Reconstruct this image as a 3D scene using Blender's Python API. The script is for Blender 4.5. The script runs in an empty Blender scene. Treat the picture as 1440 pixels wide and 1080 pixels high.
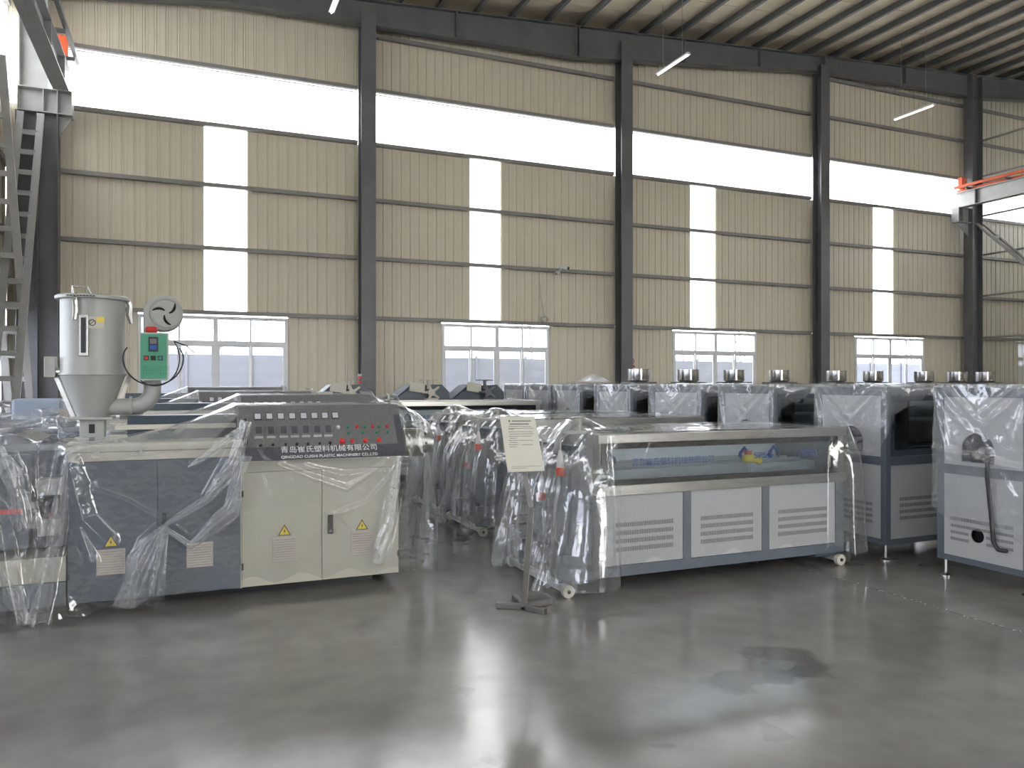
import bpy, bmesh, math, random
import numpy as np
from mathutils import Matrix, Vector
random.seed(7)
PI = math.pi
sc = bpy.context.scene
COL = sc.collection
# ------------------------------------------------------------------ camera
# X runs along the gable wall, Y towards it, Z up; the gable wall stands at Y = 18.
F = 1081.0; HC = 1.65; CA, SA = 0.9207, 0.3903
cam_d = bpy.data.cameras.new('camera'); cam = bpy.data.objects.new('camera', cam_d); COL.objects.link(cam)
cam_d.sensor_width = 36; cam_d.lens = 36 * F / 1440; cam_d.clip_end = 300; cam_d.clip_start = .05
cam.location = (0, 0, HC); cam.rotation_euler = (PI / 2, 0, -math.atan2(SA, CA))
sc.camera = cam
# ------------------------------------------------------------------ sky and exposure
w = bpy.data.worlds.new('overcast_sky'); sc.world = w; w.use_nodes = True
bg = w.node_tree.nodes['Background']; bg.inputs[0].default_value = (1, .985, .955, 1); bg.inputs[1].default_value = 7.0
sc.view_settings.view_transform = 'Standard'; sc.view_settings.look = 'None'
sc.view_settings.gamma = 1; sc.view_settings.use_curve_mapping = False
sc.view_settings.exposure = 0.80
sc.cycles.transparent_max_bounces = 20; sc.cycles.max_bounces = 8; sc.cycles.diffuse_bounces = 5

# ------------------------------------------------------------------ photo pixel -> place
def ray(x, y):
    t = (x - 720) / F
    return SA + CA * t, CA - SA * t, (540 - y) / F        # X, Y, Z per unit of depth
def onY(x, y, Y): a, b, c = ray(x, y); d = Y / b; return a * d, Y, HC + c * d
def onX(x, y, X): a, b, c = ray(x, y); d = X / a; return X, b * d, HC + c * d
def onZ(x, y, Z): a, b, c = ray(x, y); d = (Z - HC) / c; return a * d, b * d, Z

# ------------------------------------------------------------------ materials
MATS = {}
def mat(name, col, rough=.5, metal=0, var=0, vscale=3, bump=0, bscale=40, spec=.5, emit=None, stretch=None):
    m = bpy.data.materials.new(name); m.use_nodes = True; nt = m.node_tree; p = nt.nodes['Principled BSDF']
    p.inputs['Base Color'].default_value = (*col, 1); p.inputs['Roughness'].default_value = rough
    p.inputs['Metallic'].default_value = metal; p.inputs['Specular IOR Level'].default_value = spec
    if emit: p.inputs['Emission Color'].default_value = (*col, 1); p.inputs['Emission Strength'].default_value = emit
    L = nt.links.new
    if var or bump:
        tc = nt.nodes.new('ShaderNodeTexCoord'); mp = nt.nodes.new('ShaderNodeMapping'); L(tc.outputs['Object'], mp.inputs[0])
        if stretch: mp.inputs['Scale'].default_value = stretch
    if var:
        n = nt.nodes.new('ShaderNodeTexNoise'); n.inputs['Scale'].default_value = vscale; n.inputs['Detail'].default_value = 5
        L(mp.outputs[0], n.inputs['Vector'])
        r = nt.nodes.new('ShaderNodeMapRange'); r.inputs[1].default_value = .3; r.inputs[2].default_value = .7
        r.inputs[3].default_value = 1 - var; r.inputs[4].default_value = 1 + var; L(n.outputs[0], r.inputs[0])
        mx = nt.nodes.new('ShaderNodeVectorMath'); mx.operation = 'SCALE'; mx.inputs[0].default_value = col
        L(r.outputs[0], mx.inputs['Scale']); L(mx.outputs[0], p.inputs['Base Color'])
    if bump:
        n = nt.nodes.new('ShaderNodeTexNoise'); n.inputs['Scale'].default_value = bscale; n.inputs['Detail'].default_value = 4
        L(mp.outputs[0], n.inputs['Vector']); b = nt.nodes.new('ShaderNodeBump'); b.inputs['Strength'].default_value = bump
        b.inputs['Distance'].default_value = .02; L(n.outputs[0], b.inputs['Height']); L(b.outputs[0], p.inputs['Normal'])
    MATS[name] = m; return m
mat('beige_panel', (.65, .595, .48), .42, var=.05, vscale=.8)
mat('roof_sheet', (.78, .69, .54), .5, var=.12, vscale=1.2)
mat('dark_steel', (.125, .128, .135), .4, var=.12, vscale=2)
mat('grey_steel', (.33, .335, .34), .45, var=.08)
mat('pale_steel', (.42, .42, .41), .45, var=.1)
mat('girt_steel', (.235, .23, .22), .45, var=.1)
mat('orange_paint', (.62, .10, .03), .5, var=.1)
mat('white_frame', (.75, .76, .78), .35)
mat('machine_blue', (.10, .122, .15), .38, var=.06)
mat('machine_navy', (.055, .075, .10), .4, var=.08)
mat('machine_grey_blue', (.25, .30, .36), .4, var=.05)
mat('machine_white', (.43, .44, .45), .4, var=.03)
mat('machine_cream', (.44, .425, .35), .4, var=.03)
mat('cream_grille', (.50, .45, .40), .5)
mat('console_grey', (.13, .13, .135), .45, var=.06)
mat('console_dark', (.035, .038, .06), .4)
mat('black', (.015, .015, .018), .4)
mat('dark_void', (.01, .01, .012), .9)
mat('slot_dark', (.16, .165, .17), .7)
mat('stainless', (.42, .41, .385), .32, 1, var=.1, vscale=6, stretch=(.3, .3, 6))
mat('pole_steel', (.20, .19, .18), .42, 1, var=.1)
mat('chrome', (.6, .6, .6), .2, 1)
mat('hopper_paint', (.36, .37, .35), .45, .15, var=.03)
mat('cast_metal', (.52, .51, .47), .45, .6, var=.1, bump=.15, bscale=60)
mat('white_plastic', (.55, .55, .54), .4)
mat('warm_white', (.52, .49, .42), .5)
mat('meter_white', (.62, .63, .65), .3)
mat('red', (.55, .035, .03), .35)
mat('plug_red', (.60, .07, .03), .4)
mat('green', (.03, .22, .12), .4)
mat('box_green', (.075, .30, .19), .4, var=.03)
mat('teal', (.03, .25, .25), .4)
mat('blue_lcd', (.03, .10, .35), .3)
mat('yellow', (.72, .55, .05), .45)
mat('text_white', (.95, .95, .95), .5)
mat('text_blue', (.02, .07, .28), .5)
mat('text_black', (.03, .03, .03), .6)
mat('grey_hose', (.30, .31, .31), .5, bump=.1)
mat('cable_black', (.02, .02, .02), .45)
mat('cable_grey', (.4, .4, .4), .5)
mat('paper', (.52, .50, .43), .6)
mat('inner_tank', (.45, .47, .48), .3, .5)
mat('sign_white', (.7, .62, .58), .5)
mat('sign_red', (.42, .10, .08), .5)
mat('fence_paint', (.155, .165, .185), .6, var=.10, vscale=1.5, stretch=(.4, 1, 3))
mat('outdoor_ground', (.16, .15, .13), .9, var=.2)
mat('bark', (.40, .34, .32), .9)
mat('fluoro_white', (.8, .8, .78), .35)
mat('lit_tube', (1, .98, .94), .4, emit=1.6)

def floor_mat():
    m = bpy.data.materials.new('polished_concrete'); m.use_nodes = True; nt = m.node_tree; L = nt.links.new
    p = nt.nodes['Principled BSDF']; tc = nt.nodes.new('ShaderNodeTexCoord')
    g = nt.nodes.new('ShaderNodeNewGeometry')
    def noise(s, d=5, dist=0, vec=None):
        n = nt.nodes.new('ShaderNodeTexNoise'); n.inputs['Scale'].default_value = s; n.inputs['Detail'].default_value = d
        n.inputs['Distortion'].default_value = dist; L(vec or g.outputs['Position'], n.inputs['Vector']); return n.outputs[0]
    def rng(x, a, b, c, d):
        r = nt.nodes.new('ShaderNodeMapRange'); L(x, r.inputs[0])
        for i, q in enumerate((a, b, c, d)): r.inputs[1 + i].default_value = q
        return r.outputs[0]
    def mth(op, a, b):
        n = nt.nodes.new('ShaderNodeMath'); n.operation = op
        for i, q in enumerate((a, b)):
            if isinstance(q, (int, float)): n.inputs[i].default_value = q
            else: L(q, n.inputs[i])
        return n.outputs[0]
    def vec(op, a, b):
        n = nt.nodes.new('ShaderNodeVectorMath'); n.operation = op
        for i, q in enumerate((a, b)):
            if isinstance(q, tuple): n.inputs[i].default_value = q
            else: L(q, n.inputs[i])
        return n
    big = rng(noise(.55, 6, .6), .3, .7, .72, 1.25)
    fine = rng(noise(5, 6), .3, .7, .9, 1.1)
    k = mth('MULTIPLY', big, fine)
    # oil stains with shapes of their own
    wn = nt.nodes.new('ShaderNodeTexNoise'); wn.inputs['Scale'].default_value = 4; L(g.outputs['Position'], wn.inputs['Vector'])
    wv = vec('SUBTRACT', wn.outputs['Color'], (.5, .5, .5))
    ws = nt.nodes.new('ShaderNodeVectorMath'); ws.operation = 'SCALE'; L(wv.outputs[0], ws.inputs[0]); ws.inputs['Scale'].default_value = .35
    pw = vec('ADD', g.outputs['Position'], ws.outputs[0])
    stain = None
    for (px, py, sx, sy, dep) in ((1100, 930, .26, .30, .5), (1050, 955, .36, .16, .55), (1085, 1030, .09, .09, .75), (652, 972, .05, .07, .7), (695, 1062, .05, .05, .75), (930, 1047, .05, .04, .8)):
        c = onZ(px, py, 0)
        d = vec('SUBTRACT', pw.outputs[0], (c[0], c[1], 0)); e = vec('MULTIPLY', d.outputs[0], (1 / sx, 1 / sy, 0))
        ln = nt.nodes.new('ShaderNodeVectorMath'); ln.operation = 'LENGTH'; L(e.outputs[0], ln.inputs[0])
        s = rng(ln.outputs['Value'], .8, 1.05, dep, 1)
        stain = s if stain is None else mth('MULTIPLY', stain, s)
    k2 = mth('MULTIPLY', k, stain)
    cs = nt.nodes.new('ShaderNodeVectorMath'); cs.operation = 'SCALE'; cs.inputs[0].default_value = (.185, .178, .163); L(k2, cs.inputs['Scale'])
    L(cs.outputs[0], p.inputs['Base Color'])
    # scratches and polish
    mp = nt.nodes.new('ShaderNodeMapping'); mp.inputs['Scale'].default_value = (1, 8, 1); mp.inputs['Rotation'].default_value = (0, 0, .3); L(g.outputs['Position'], mp.inputs[0])
    r1 = rng(noise(2.2, 6, 1, mp.outputs[0]), .3, .7, -.015, .025)
    r2 = rng(noise(.8, 5, .5), .3, .7, .115, .21)
    L(mth('ADD', r1, r2), p.inputs['Roughness']); p.inputs['Specular IOR Level'].default_value = .7
    b = nt.nodes.new('ShaderNodeBump'); b.inputs['Strength'].default_value = .02; b.inputs['Distance'].default_value = .01
    L(noise(9, 4), b.inputs['Height']); L(b.outputs[0], p.inputs['Normal'])
    MATS['polished_concrete'] = m
floor_mat()

def fresnel(nt, ior, normal=None):
    N = nt.nodes; L = nt.links.new
    g = N.new('ShaderNodeNewGeometry'); r = N.new('ShaderNodeMapRange'); r.inputs[3].default_value = ior; r.inputs[4].default_value = 1 / ior
    L(g.outputs['Backfacing'], r.inputs[0]); fr = N.new('ShaderNodeFresnel'); L(r.outputs[0], fr.inputs['IOR'])   # thin sheet: same reflection from both sides
    if normal is not None: L(normal, fr.inputs['Normal'])
    return fr
def film_mat(name, haze=.07, crump=.5, scale=9):
    m = bpy.data.materials.new(name); m.use_nodes = True; nt = m.node_tree; L = nt.links.new; N = nt.nodes
    for n in list(N): N.remove(n)
    out = N.new('ShaderNodeOutputMaterial'); g = N.new('ShaderNodeNewGeometry')
    n1 = N.new('ShaderNodeTexNoise'); n1.inputs['Scale'].default_value = scale; n1.inputs['Detail'].default_value = 3; n1.inputs['Distortion'].default_value = 1.2
    L(g.outputs['Position'], n1.inputs['Vector'])
    v = N.new('ShaderNodeTexVoronoi'); v.feature = 'DISTANCE_TO_EDGE'; v.inputs['Scale'].default_value = scale * .7
    mp = N.new('ShaderNodeVectorMath'); mp.operation = 'ADD'; L(g.outputs['Position'], mp.inputs[0])
    sc_ = N.new('ShaderNodeVectorMath'); sc_.operation = 'SCALE'; sc_.inputs['Scale'].default_value = .25; L(n1.outputs['Color'], sc_.inputs[0]); L(sc_.outputs[0], mp.inputs[1])
    L(mp.outputs[0], v.inputs['Vector'])
    ad = N.new('ShaderNodeMath'); ad.operation = 'MULTIPLY_ADD'; ad.inputs[1].default_value = .6; L(v.outputs['Distance'], ad.inputs[0]); L(n1.outputs[0], ad.inputs[2])
    b = N.new('ShaderNodeBump'); b.inputs['Strength'].default_value = crump; b.inputs['Distance'].default_value = .03; L(ad.outputs[0], b.inputs['Height'])
    tr = N.new('ShaderNodeBsdfTransparent'); tr.inputs[0].default_value = (.93, .94, .95, 1)
    gl = N.new('ShaderNodeBsdfGlossy'); gl.inputs['Roughness'].default_value = .07; gl.inputs[0].default_value = (1, 1, 1, 1); L(b.outputs[0], gl.inputs['Normal'])
    fr = fresnel(nt, 1.8, b.outputs[0])
    di = N.new('ShaderNodeBsdfDiffuse'); di.inputs[0].default_value = (.85, .86, .88, 1); L(b.outputs[0], di.inputs['Normal'])
    tl = N.new('ShaderNodeBsdfTranslucent'); tl.inputs[0].default_value = (.85, .86, .88, 1)
    mdt = N.new('ShaderNodeMixShader'); mdt.inputs[0].default_value = .5; L(di.outputs[0], mdt.inputs[1]); L(tl.outputs[0], mdt.inputs[2])
    h0 = N.new('ShaderNodeMapRange'); h0.inputs[1].default_value = .35; h0.inputs[2].default_value = .7; h0.inputs[3].default_value = haze * .7; h0.inputs[4].default_value = haze * 1.3; L(n1.outputs[0], h0.inputs[0])
    hz = N.new('ShaderNodeMath'); hz.operation = 'MULTIPLY_ADD'; hz.inputs[1].default_value = haze * 3.5; hz.use_clamp = True; L(fr.outputs[0], hz.inputs[0]); L(h0.outputs[0], hz.inputs[2])
    m1 = N.new('ShaderNodeMixShader'); L(hz.outputs[0], m1.inputs[0]); L(tr.outputs[0], m1.inputs[1]); L(mdt.outputs[0], m1.inputs[2])
    m2 = N.new('ShaderNodeMixShader'); L(fr.outputs[0], m2.inputs[0]); L(m1.outputs[0], m2.inputs[1]); L(gl.outputs[0], m2.inputs[2])
    L(m2.outputs[0], out.inputs[0]); MATS[name] = m
film_mat('clear_film', .045, .16, 5)
film_mat('hang_film', .085, .10, 5)
film_mat('tent_film', .20, .14, 5)
film_mat('milky_film', .30, .4, 9)

def glass_mat(name, tint, refl=1.45, extra=0):
    m = bpy.data.materials.new(name); m.use_nodes = True; nt = m.node_tree; L = nt.links.new; N = nt.nodes
    for n in list(N): N.remove(n)
    out = N.new('ShaderNodeOutputMaterial'); tr = N.new('ShaderNodeBsdfTransparent'); tr.inputs[0].default_value = (*tint, 1)
    gl = N.new('ShaderNodeBsdfGlossy'); gl.inputs['Roughness'].default_value = .02
    fr = fresnel(nt, refl)
    mx = N.new('ShaderNodeMixShader'); L(fr.outputs[0], mx.inputs[0]); L(tr.outputs[0], mx.inputs[1]); L(gl.outputs[0], mx.inputs[2])
    last = mx
    if extra:
        di = N.new('ShaderNodeBsdfTranslucent'); di.inputs[0].default_value = (.9, .92, .95, 1)
        m2 = N.new('ShaderNodeMixShader'); m2.inputs[0].default_value = extra; L(mx.outputs[0], m2.inputs[1]); L(di.outputs[0], m2.inputs[2]); last = m2
    L(last.outputs[0], out.inputs[0]); MATS[name] = m
glass_mat('window_glass', (.80, .83, .90))
glass_mat('partition_glass', (.86, .87, .87), 1.5)
glass_mat('tank_glass', (.90, .94, .96), 1.35)
glass_mat('dark_glass', (.66, .69, .70), 2.4)
glass_mat('translucent_sheet', (.82, .84, .86), 1.3, .35)

# ------------------------------------------------------------------ mesh builder
BASE = {}
class MB:
    def __init__(s, M=None): s.v = []; s.f = []; s.M = M
    def add(s, vs, fs):
        o = len(s.v)
        s.v += [tuple(s.M @ Vector(p)) for p in vs] if s.M is not None else [tuple(p) for p in vs]
        s.f += [tuple(i + o for i in q) for q in fs]; return s
    def box(s, x0, x1, y0, y1, z0, z1):
        return s.add([(x0, y0, z0), (x1, y0, z0), (x1, y1, z0), (x0, y1, z0), (x0, y0, z1), (x1, y0, z1), (x1, y1, z1), (x0, y1, z1)],
                     [(0, 3, 2, 1), (4, 5, 6, 7), (0, 1, 5, 4), (1, 2, 6, 5), (2, 3, 7, 6), (3, 0, 4, 7)])
    def prism(s, pts, ax, a0, a1):
        n = len(pts); f = {'x': lambda p, a: (a, p[0], p[1]), 'y': lambda p, a: (p[0], a, p[1]), 'z': lambda p, a: (p[0], p[1], a)}[ax]
        vs = [f(p, a0) for p in pts] + [f(p, a1) for p in pts]
        return s.add(vs, [tuple(range(n)), tuple(range(2 * n - 1, n - 1, -1))] + [(i, i + n, (i + 1) % n + n, (i + 1) % n) for i in range(n)])
    def tube(s, pts, r, n=8, closed=False, caps=True):
        pts = [Vector(p) for p in pts]; m = len(pts); rs = r if isinstance(r, (list, tuple)) else [r] * m
        vs = []; up = None
        for i, p in enumerate(pts):
            a = pts[i - 1] if (i or closed) else pts[0]; b = pts[(i + 1) % m] if (i < m - 1 or closed) else pts[-1]
            d = (b - a).normalized()
            if up is None: up = d.orthogonal().normalized()
            up = (up - d * up.dot(d)).normalized(); q = d.cross(up)
            for k in range(n):
                t = 2 * PI * k / n; vs.append(p + (up * math.cos(t) + q * math.sin(t)) * rs[i])
        fs = []
        for i in range(m if closed else m - 1):
            j = (i + 1) % m
            for k in range(n): fs.append((i * n + k, i * n + (k + 1) % n, j * n + (k + 1) % n, j * n + k))
        if caps and not closed: fs += [tuple(range(n - 1, -1, -1)), tuple(range((m - 1) * n, m * n))]
        return s.add(vs, fs)
    def cyl(s, p0, p1, r0, r1=None, n=16): return s.tube([p0, p1], [r0, r0 if r1 is None else r1], n)
    def lathe(s, prof, c, n=32, caps=True):
        m = len(prof); vs = [(c[0] + r * math.cos(2 * PI * k / n), c[1] + r * math.sin(2 * PI * k / n), c[2] + z) for r, z in prof for k in range(n)]
        fs = [(i * n + k, i * n + (k + 1) % n, (i + 1) * n + (k + 1) % n, (i + 1) * n + k) for i in range(m - 1) for k in range(n)]
        if caps: fs += [tuple(range(n - 1, -1, -1)), tuple(range((m - 1) * n, m * n))]
        return s.add(vs, fs)
    def bar(s, a, b, wd, ht, up=(0, 0, 1)):
        a, b = Vector(a), Vector(b); d = (b - a).normalized(); q = d.cross(Vector(up)).normalized(); u = q.cross(d)
        c = [q * wd / 2 + u * ht / 2, -q * wd / 2 + u * ht / 2, -q * wd / 2 - u * ht / 2, q * wd / 2 - u * ht / 2]
        return s.add([a + k for k in c] + [b + k for k in c], [(3, 2, 1, 0), (4, 5, 6, 7)] + [(i, (i + 1) % 4, (i + 1) % 4 + 4, i + 4) for i in range(4)])
    def hole_panel(s, ax, pos, th, u0, u1, v0, v1, hole):
        """flat panel in plane ax=pos with a hole given by its outline points (u,v), ccw, star shaped"""
        hc = (sum(p[0] for p in hole) / len(hole), sum(p[1] for p in hole) / len(hole))
        ang = sorted([(math.atan2(p[1] - hc[1], p[0] - hc[0]), p) for p in hole])
        def rim(a):
            c, d = math.cos(a), math.sin(a); ts = []
            if c > 1e-9: ts.append((u1 - hc[0]) / c)
            if c < -1e-9: ts.append((u0 - hc[0]) / c)
            if d > 1e-9: ts.append((v1 - hc[1]) / d)
            if d < -1e-9: ts.append((v0 - hc[1]) / d)
            t = min(ts); return (hc[0] + c * t, hc[1] + d * t)
        corners = [(math.atan2(v - hc[1], u - hc[0]), (u, v)) for u in (u0, u1) for v in (v0, v1)]
        inn = []; outr = []
        for a, p in ang: inn.append((a, p, rim(a)))
        for a, c in corners:
            prev = [q for q in ang if q[0] <= a] or [ang[-1]]; inn.append((a, prev[-1][1], c))
        inn.sort(key=lambda q: q[0]); n = len(inn)
        P = (lambda u, v, d: (pos + d, u, v)) if ax == 'x' else (lambda u, v, d: (u, pos + d, v))
        vs = [P(*q[1], 0) for q in inn] + [P(*q[2], 0) for q in inn] + [P(*q[1], th) for q in inn] + [P(*q[2], th) for q in inn]
        fs = []
        for i in range(n):
            j = (i + 1) % n
            fs += [(i, j, n + j, n + i), (2 * n + i, 3 * n + i, 3 * n + j, 2 * n + j), (i, 2 * n + i, 2 * n + j, j), (n + i, n + j, 3 * n + j, 3 * n + i)]
        return s.add(vs, fs)
    def build(s, name, m, parent=None, bevel=0, smooth=False, seg=2):
        v = np.array(s.v, dtype=float)
        if parent is not None: org = np.array(BASE[parent.name])
        else: org = np.array([(v[:, 0].min() + v[:, 0].max()) / 2, (v[:, 1].min() + v[:, 1].max()) / 2, v[:, 2].min()])
        me = bpy.data.meshes.new(name); me.from_pydata((v - org).tolist(), [], s.f); me.validate(); me.update()
        bm = bmesh.new(); bm.from_mesh(me); bmesh.ops.recalc_face_normals(bm, faces=bm.faces[:]); bm.to_mesh(me); bm.free()
        o = bpy.data.objects.new(name, me); COL.objects.link(o); me.materials.append(MATS[m])
        BASE[o.name] = tuple(org)
        if parent is not None: o.parent = parent; o.location = (0, 0, 0); BASE[o.name] = BASE[parent.name]
        else: o.location = org
        if smooth:
            for p in me.polygons: p.use_smooth = True
            if smooth != 'all':
                sm = o.modifiers.new('edges', 'EDGE_SPLIT'); sm.split_angle = math.radians(38)
        if bevel:
            b = o.modifiers.new('bevel', 'BEVEL'); b.width = bevel; b.segments = seg; b.limit_method = 'ANGLE'
        return o
def tag(o, label, cat, group=None):
    o['label'] = label; o['category'] = cat
    if group: o['group'] = group
    return o
def thing(name, loc, label, cat, group=None):
    o = bpy.data.objects.new(name, None); COL.objects.link(o); o.location = loc; o.empty_display_size = .1
    BASE[o.name] = tuple(loc); return tag(o, label, cat, group)
def struct(o): o['kind'] = 'structure'; return o
def sroot(name, loc):
    o = bpy.data.objects.new(name, None); COL.objects.link(o); o.location = loc; BASE[o.name] = tuple(loc); return struct(o)
def copy_tree(o, loc=None, label=None, group=None, parent=None, skip=()):
    c = o.copy(); COL.objects.link(c); c.parent = parent
    BASE[c.name] = tuple(loc) if loc is not None else (BASE[parent.name] if parent is not None else BASE[o.name])
    if loc is not None: c.location = loc
    if label: c['label'] = label
    if group: c['group'] = group
    for ch in list(o.children):
        if ch.name.split('.')[0] in skip: continue
        copy_tree(ch, parent=c, skip=skip)
    return c
def box(name, m, parent, *a, bevel=0): return MB().box(*a).build(name, m, parent, bevel)

TEXT_CACHE = {}
def text(s, size, m, parent, org, ux, uy, width=None, name='lettering', mirror=False):
    """flat lettering: org = left end of the baseline, ux / uy = unit directions along and up the line"""
    cu = bpy.data.curves.new('t', 'FONT'); cu.body = s; cu.size = size; cu.offset = size * (.012 if s.isascii() else 0)
    to = bpy.data.objects.new('t', cu); COL.objects.link(to); dg = bpy.context.evaluated_depsgraph_get(); dg.update()
    me = bpy.data.meshes.new_from_object(to.evaluated_get(dg)); bpy.data.objects.remove(to)
    n = len(me.vertices)
    if n == 0: return None
    v = np.empty(n * 3); me.vertices.foreach_get('co', v); v = v.reshape(-1, 3)
    w0 = v[:, 0].max() - v[:, 0].min(); k = (width / w0) if width else 1
    ux, uy = np.array(ux, float), np.array(uy, float); org = np.array(org, float)
    X = (v[:, :1] - v[:, 0].min()) * k
    if mirror: X = (w0 * k) - X
    p = org + X * ux + v[:, 1:2] * uy
    b = MB(); b.v = [tuple(q) for q in p]; b.f = [tuple(f.vertices) for f in me.polygons]
    bpy.data.meshes.remove(me); return b.build(name, m, parent)

# ================================================================== SETTING
XL, XR, XO, YF, YB = -3.3, 24.5, 30.9, -8.0, 18.0
BAY = 6.87; S0 = -3.02
def zroof(x): return 10.46 + .072 * (x - 3.44)          # top of the rafter
# floor
fl = sroot('floor', (0, 0, 0))
box('sub_base', 'dark_void', fl, XL, XO, YF, YB, -.2, -.012)
for a, b in ((XL, 5.098), (5.106, 14.5), (14.508, XR), (XR + .008, XO)):
    box('concrete_slab', 'polished_concrete', fl, a, b, YF, YB, -.15, 0)
# chips along the joint
cb = MB(); rnd = random.Random(3)
for i in range(60):
    y = rnd.uniform(2.6, 5.25); x = 5.102 + rnd.gauss(0, .012); r = rnd.uniform(.003, .008)
    cb.lathe([(r, 0), (r * .7, .0025)], (x, y, 0), 6)
cb.build('joint_chips', 'grey_steel', fl)['kind'] = 'stuff'

# profiled wall panel, unit width and height, shared
def make_panel_mesh():
    prof = []
    for k in range(4):
        x = k * .25
        prof += [(x + .0, .012), (x + .010, .012), (x + .022, -.010), (x + .045, -.010), (x + .058, 0), (x + .12, 0), (x + .126, .005), (x + .134, 0), (x + .238, 0)]
    prof += [(1, .012), (1, .06), (0, .06)]
    b = MB(); b.prism(prof, 'z', 0, 1)
    me = bpy.data.meshes.new('profiled_panel'); me.from_pydata(b.v, [], b.f); me.update()
    bm = bmesh.new(); bm.from_mesh(me); bmesh.ops.recalc_face_normals(bm, faces=bm.faces[:]); bm.to_mesh(me); bm.free()
    me.materials.append(MATS['beige_panel']); return me
PANEL = make_panel_mesh()
PANEL_T = PANEL.copy(); PANEL_T.name = 'profiled_translucent'; PANEL_T.materials.clear(); PANEL_T.materials.append(MATS['translucent_sheet'])
def panels(wall, p0, rz, length, z0, z1, pitch=.88, mesh=PANEL, name='wall_panel', zf=None):
    n = max(1, round(length / pitch)); wd = length / n
    for i in range(n):
        o = bpy.data.objects.new(name, mesh); COL.objects.link(o); o.parent = wall
        d = i * wd
        o.location = (p0[0] + math.cos(rz) * d - BASE[wall.name][0], p0[1] + math.sin(rz) * d - BASE[wall.name][1], z0)
        o.rotation_euler = (0, 0, rz); top = z1 if zf is None else zf(p0[0] + math.cos(rz) * (d + wd / 2))
        o.scale = (wd * 1.001, 1, top - z0)
def sheets(wall, p0, rz, length, z0, z1, pitch):
    """flat translucent daylight sheets"""
    n = max(1, round(length / pitch)); wd = length / n; c, s_ = math.cos(rz), math.sin(rz)
    M = Matrix.Translation((p0[0], p0[1], 0)) @ Matrix.Rotation(rz, 4, 'Z')
    for i in range(n):
        b = MB(M); b.box(i * wd + .004, (i + 1) * wd - .004, .015, .018, z0, z1); b.build('translucent_sheet', 'translucent_sheet', wall)

GZ = [3.20, 4.60, 5.97]; ZC0, ZC1, ZS = 7.28, 8.55, 1.25
WIN = [(-.0520, .1179), (.3199, .4818), (.6946, .8564), (1.0725, 1.2413)]
STRIP = [(.0200, .0689), (.3609, .4066), (.7277, .7755), (1.1162, 1.1645)]
wb = sroot('wall_back', (0, YB, 0))
for i in range(5):
    a, b = S0 + BAY * i, S0 + BAY * (i + 1)
    if i == 0: a = XL
    if i == 4: b = XO
    if i < 4:
        w0, w1 = WIN[i][0] * 18, WIN[i][1] * 18; s0, s1 = STRIP[i][0] * 18, STRIP[i][1] * 18
        panels(wb, (a, YB), 0, w0 - a, 0, 3.19); panels(wb, (w0, YB), 0, w1 - w0, 0, ZS); panels(wb, (w1, YB), 0, b - w1, 0, 3.19)
        panels(wb, (a, YB), 0, s0 - a, 3.2, ZC0 - .02); panels(wb, (s1, YB), 0, b - s1, 3.2, ZC0 - .02)
        sheets(wb, (s0, YB), 0, s1 - s0, 3.2, ZC0 - .03, .9)
    else:
        panels(wb, (a, YB), 0, b - a, 0, ZC0 - .02)
    sheets(wb, (a, YB), 0, b - a, ZC0, ZC1, 2.3)
    panels(wb, (a, YB), 0, b - a, ZC1 + .02, 10, zf=lambda x: zroof(x) + .27)
def girt(wall, a, b, z, y=YB - .03, h=.085, d=.10):
    c = MB(); c.box(a, b, y - d, y, z + h / 2 - .02, z + h / 2); c.box(a, b, y - d, y - d + .02, z - h / 2, z + h / 2 - .02); c.box(a, b, y - d + .02, y, z - h / 2, z - h / 2 + .012)
    return c.build('girt', 'girt_steel', wall)
for i in range(5):
    a, b = (S0 + BAY * i + .17, S0 + BAY * (i + 1) - .17) if i < 4 else (XR + .2, XO)
    for z in GZ + [ZC0, ZC1]: girt(wb, a, b, z)
    if i: girt(wb, a, b, 9.83)
    if i > 2: girt(wb, a, b, 11.0)
    box('sill_flashing', 'white_frame', wb, a, b, YB - .04, YB + .0, ZC1 - .085, ZC1 - .06)

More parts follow.
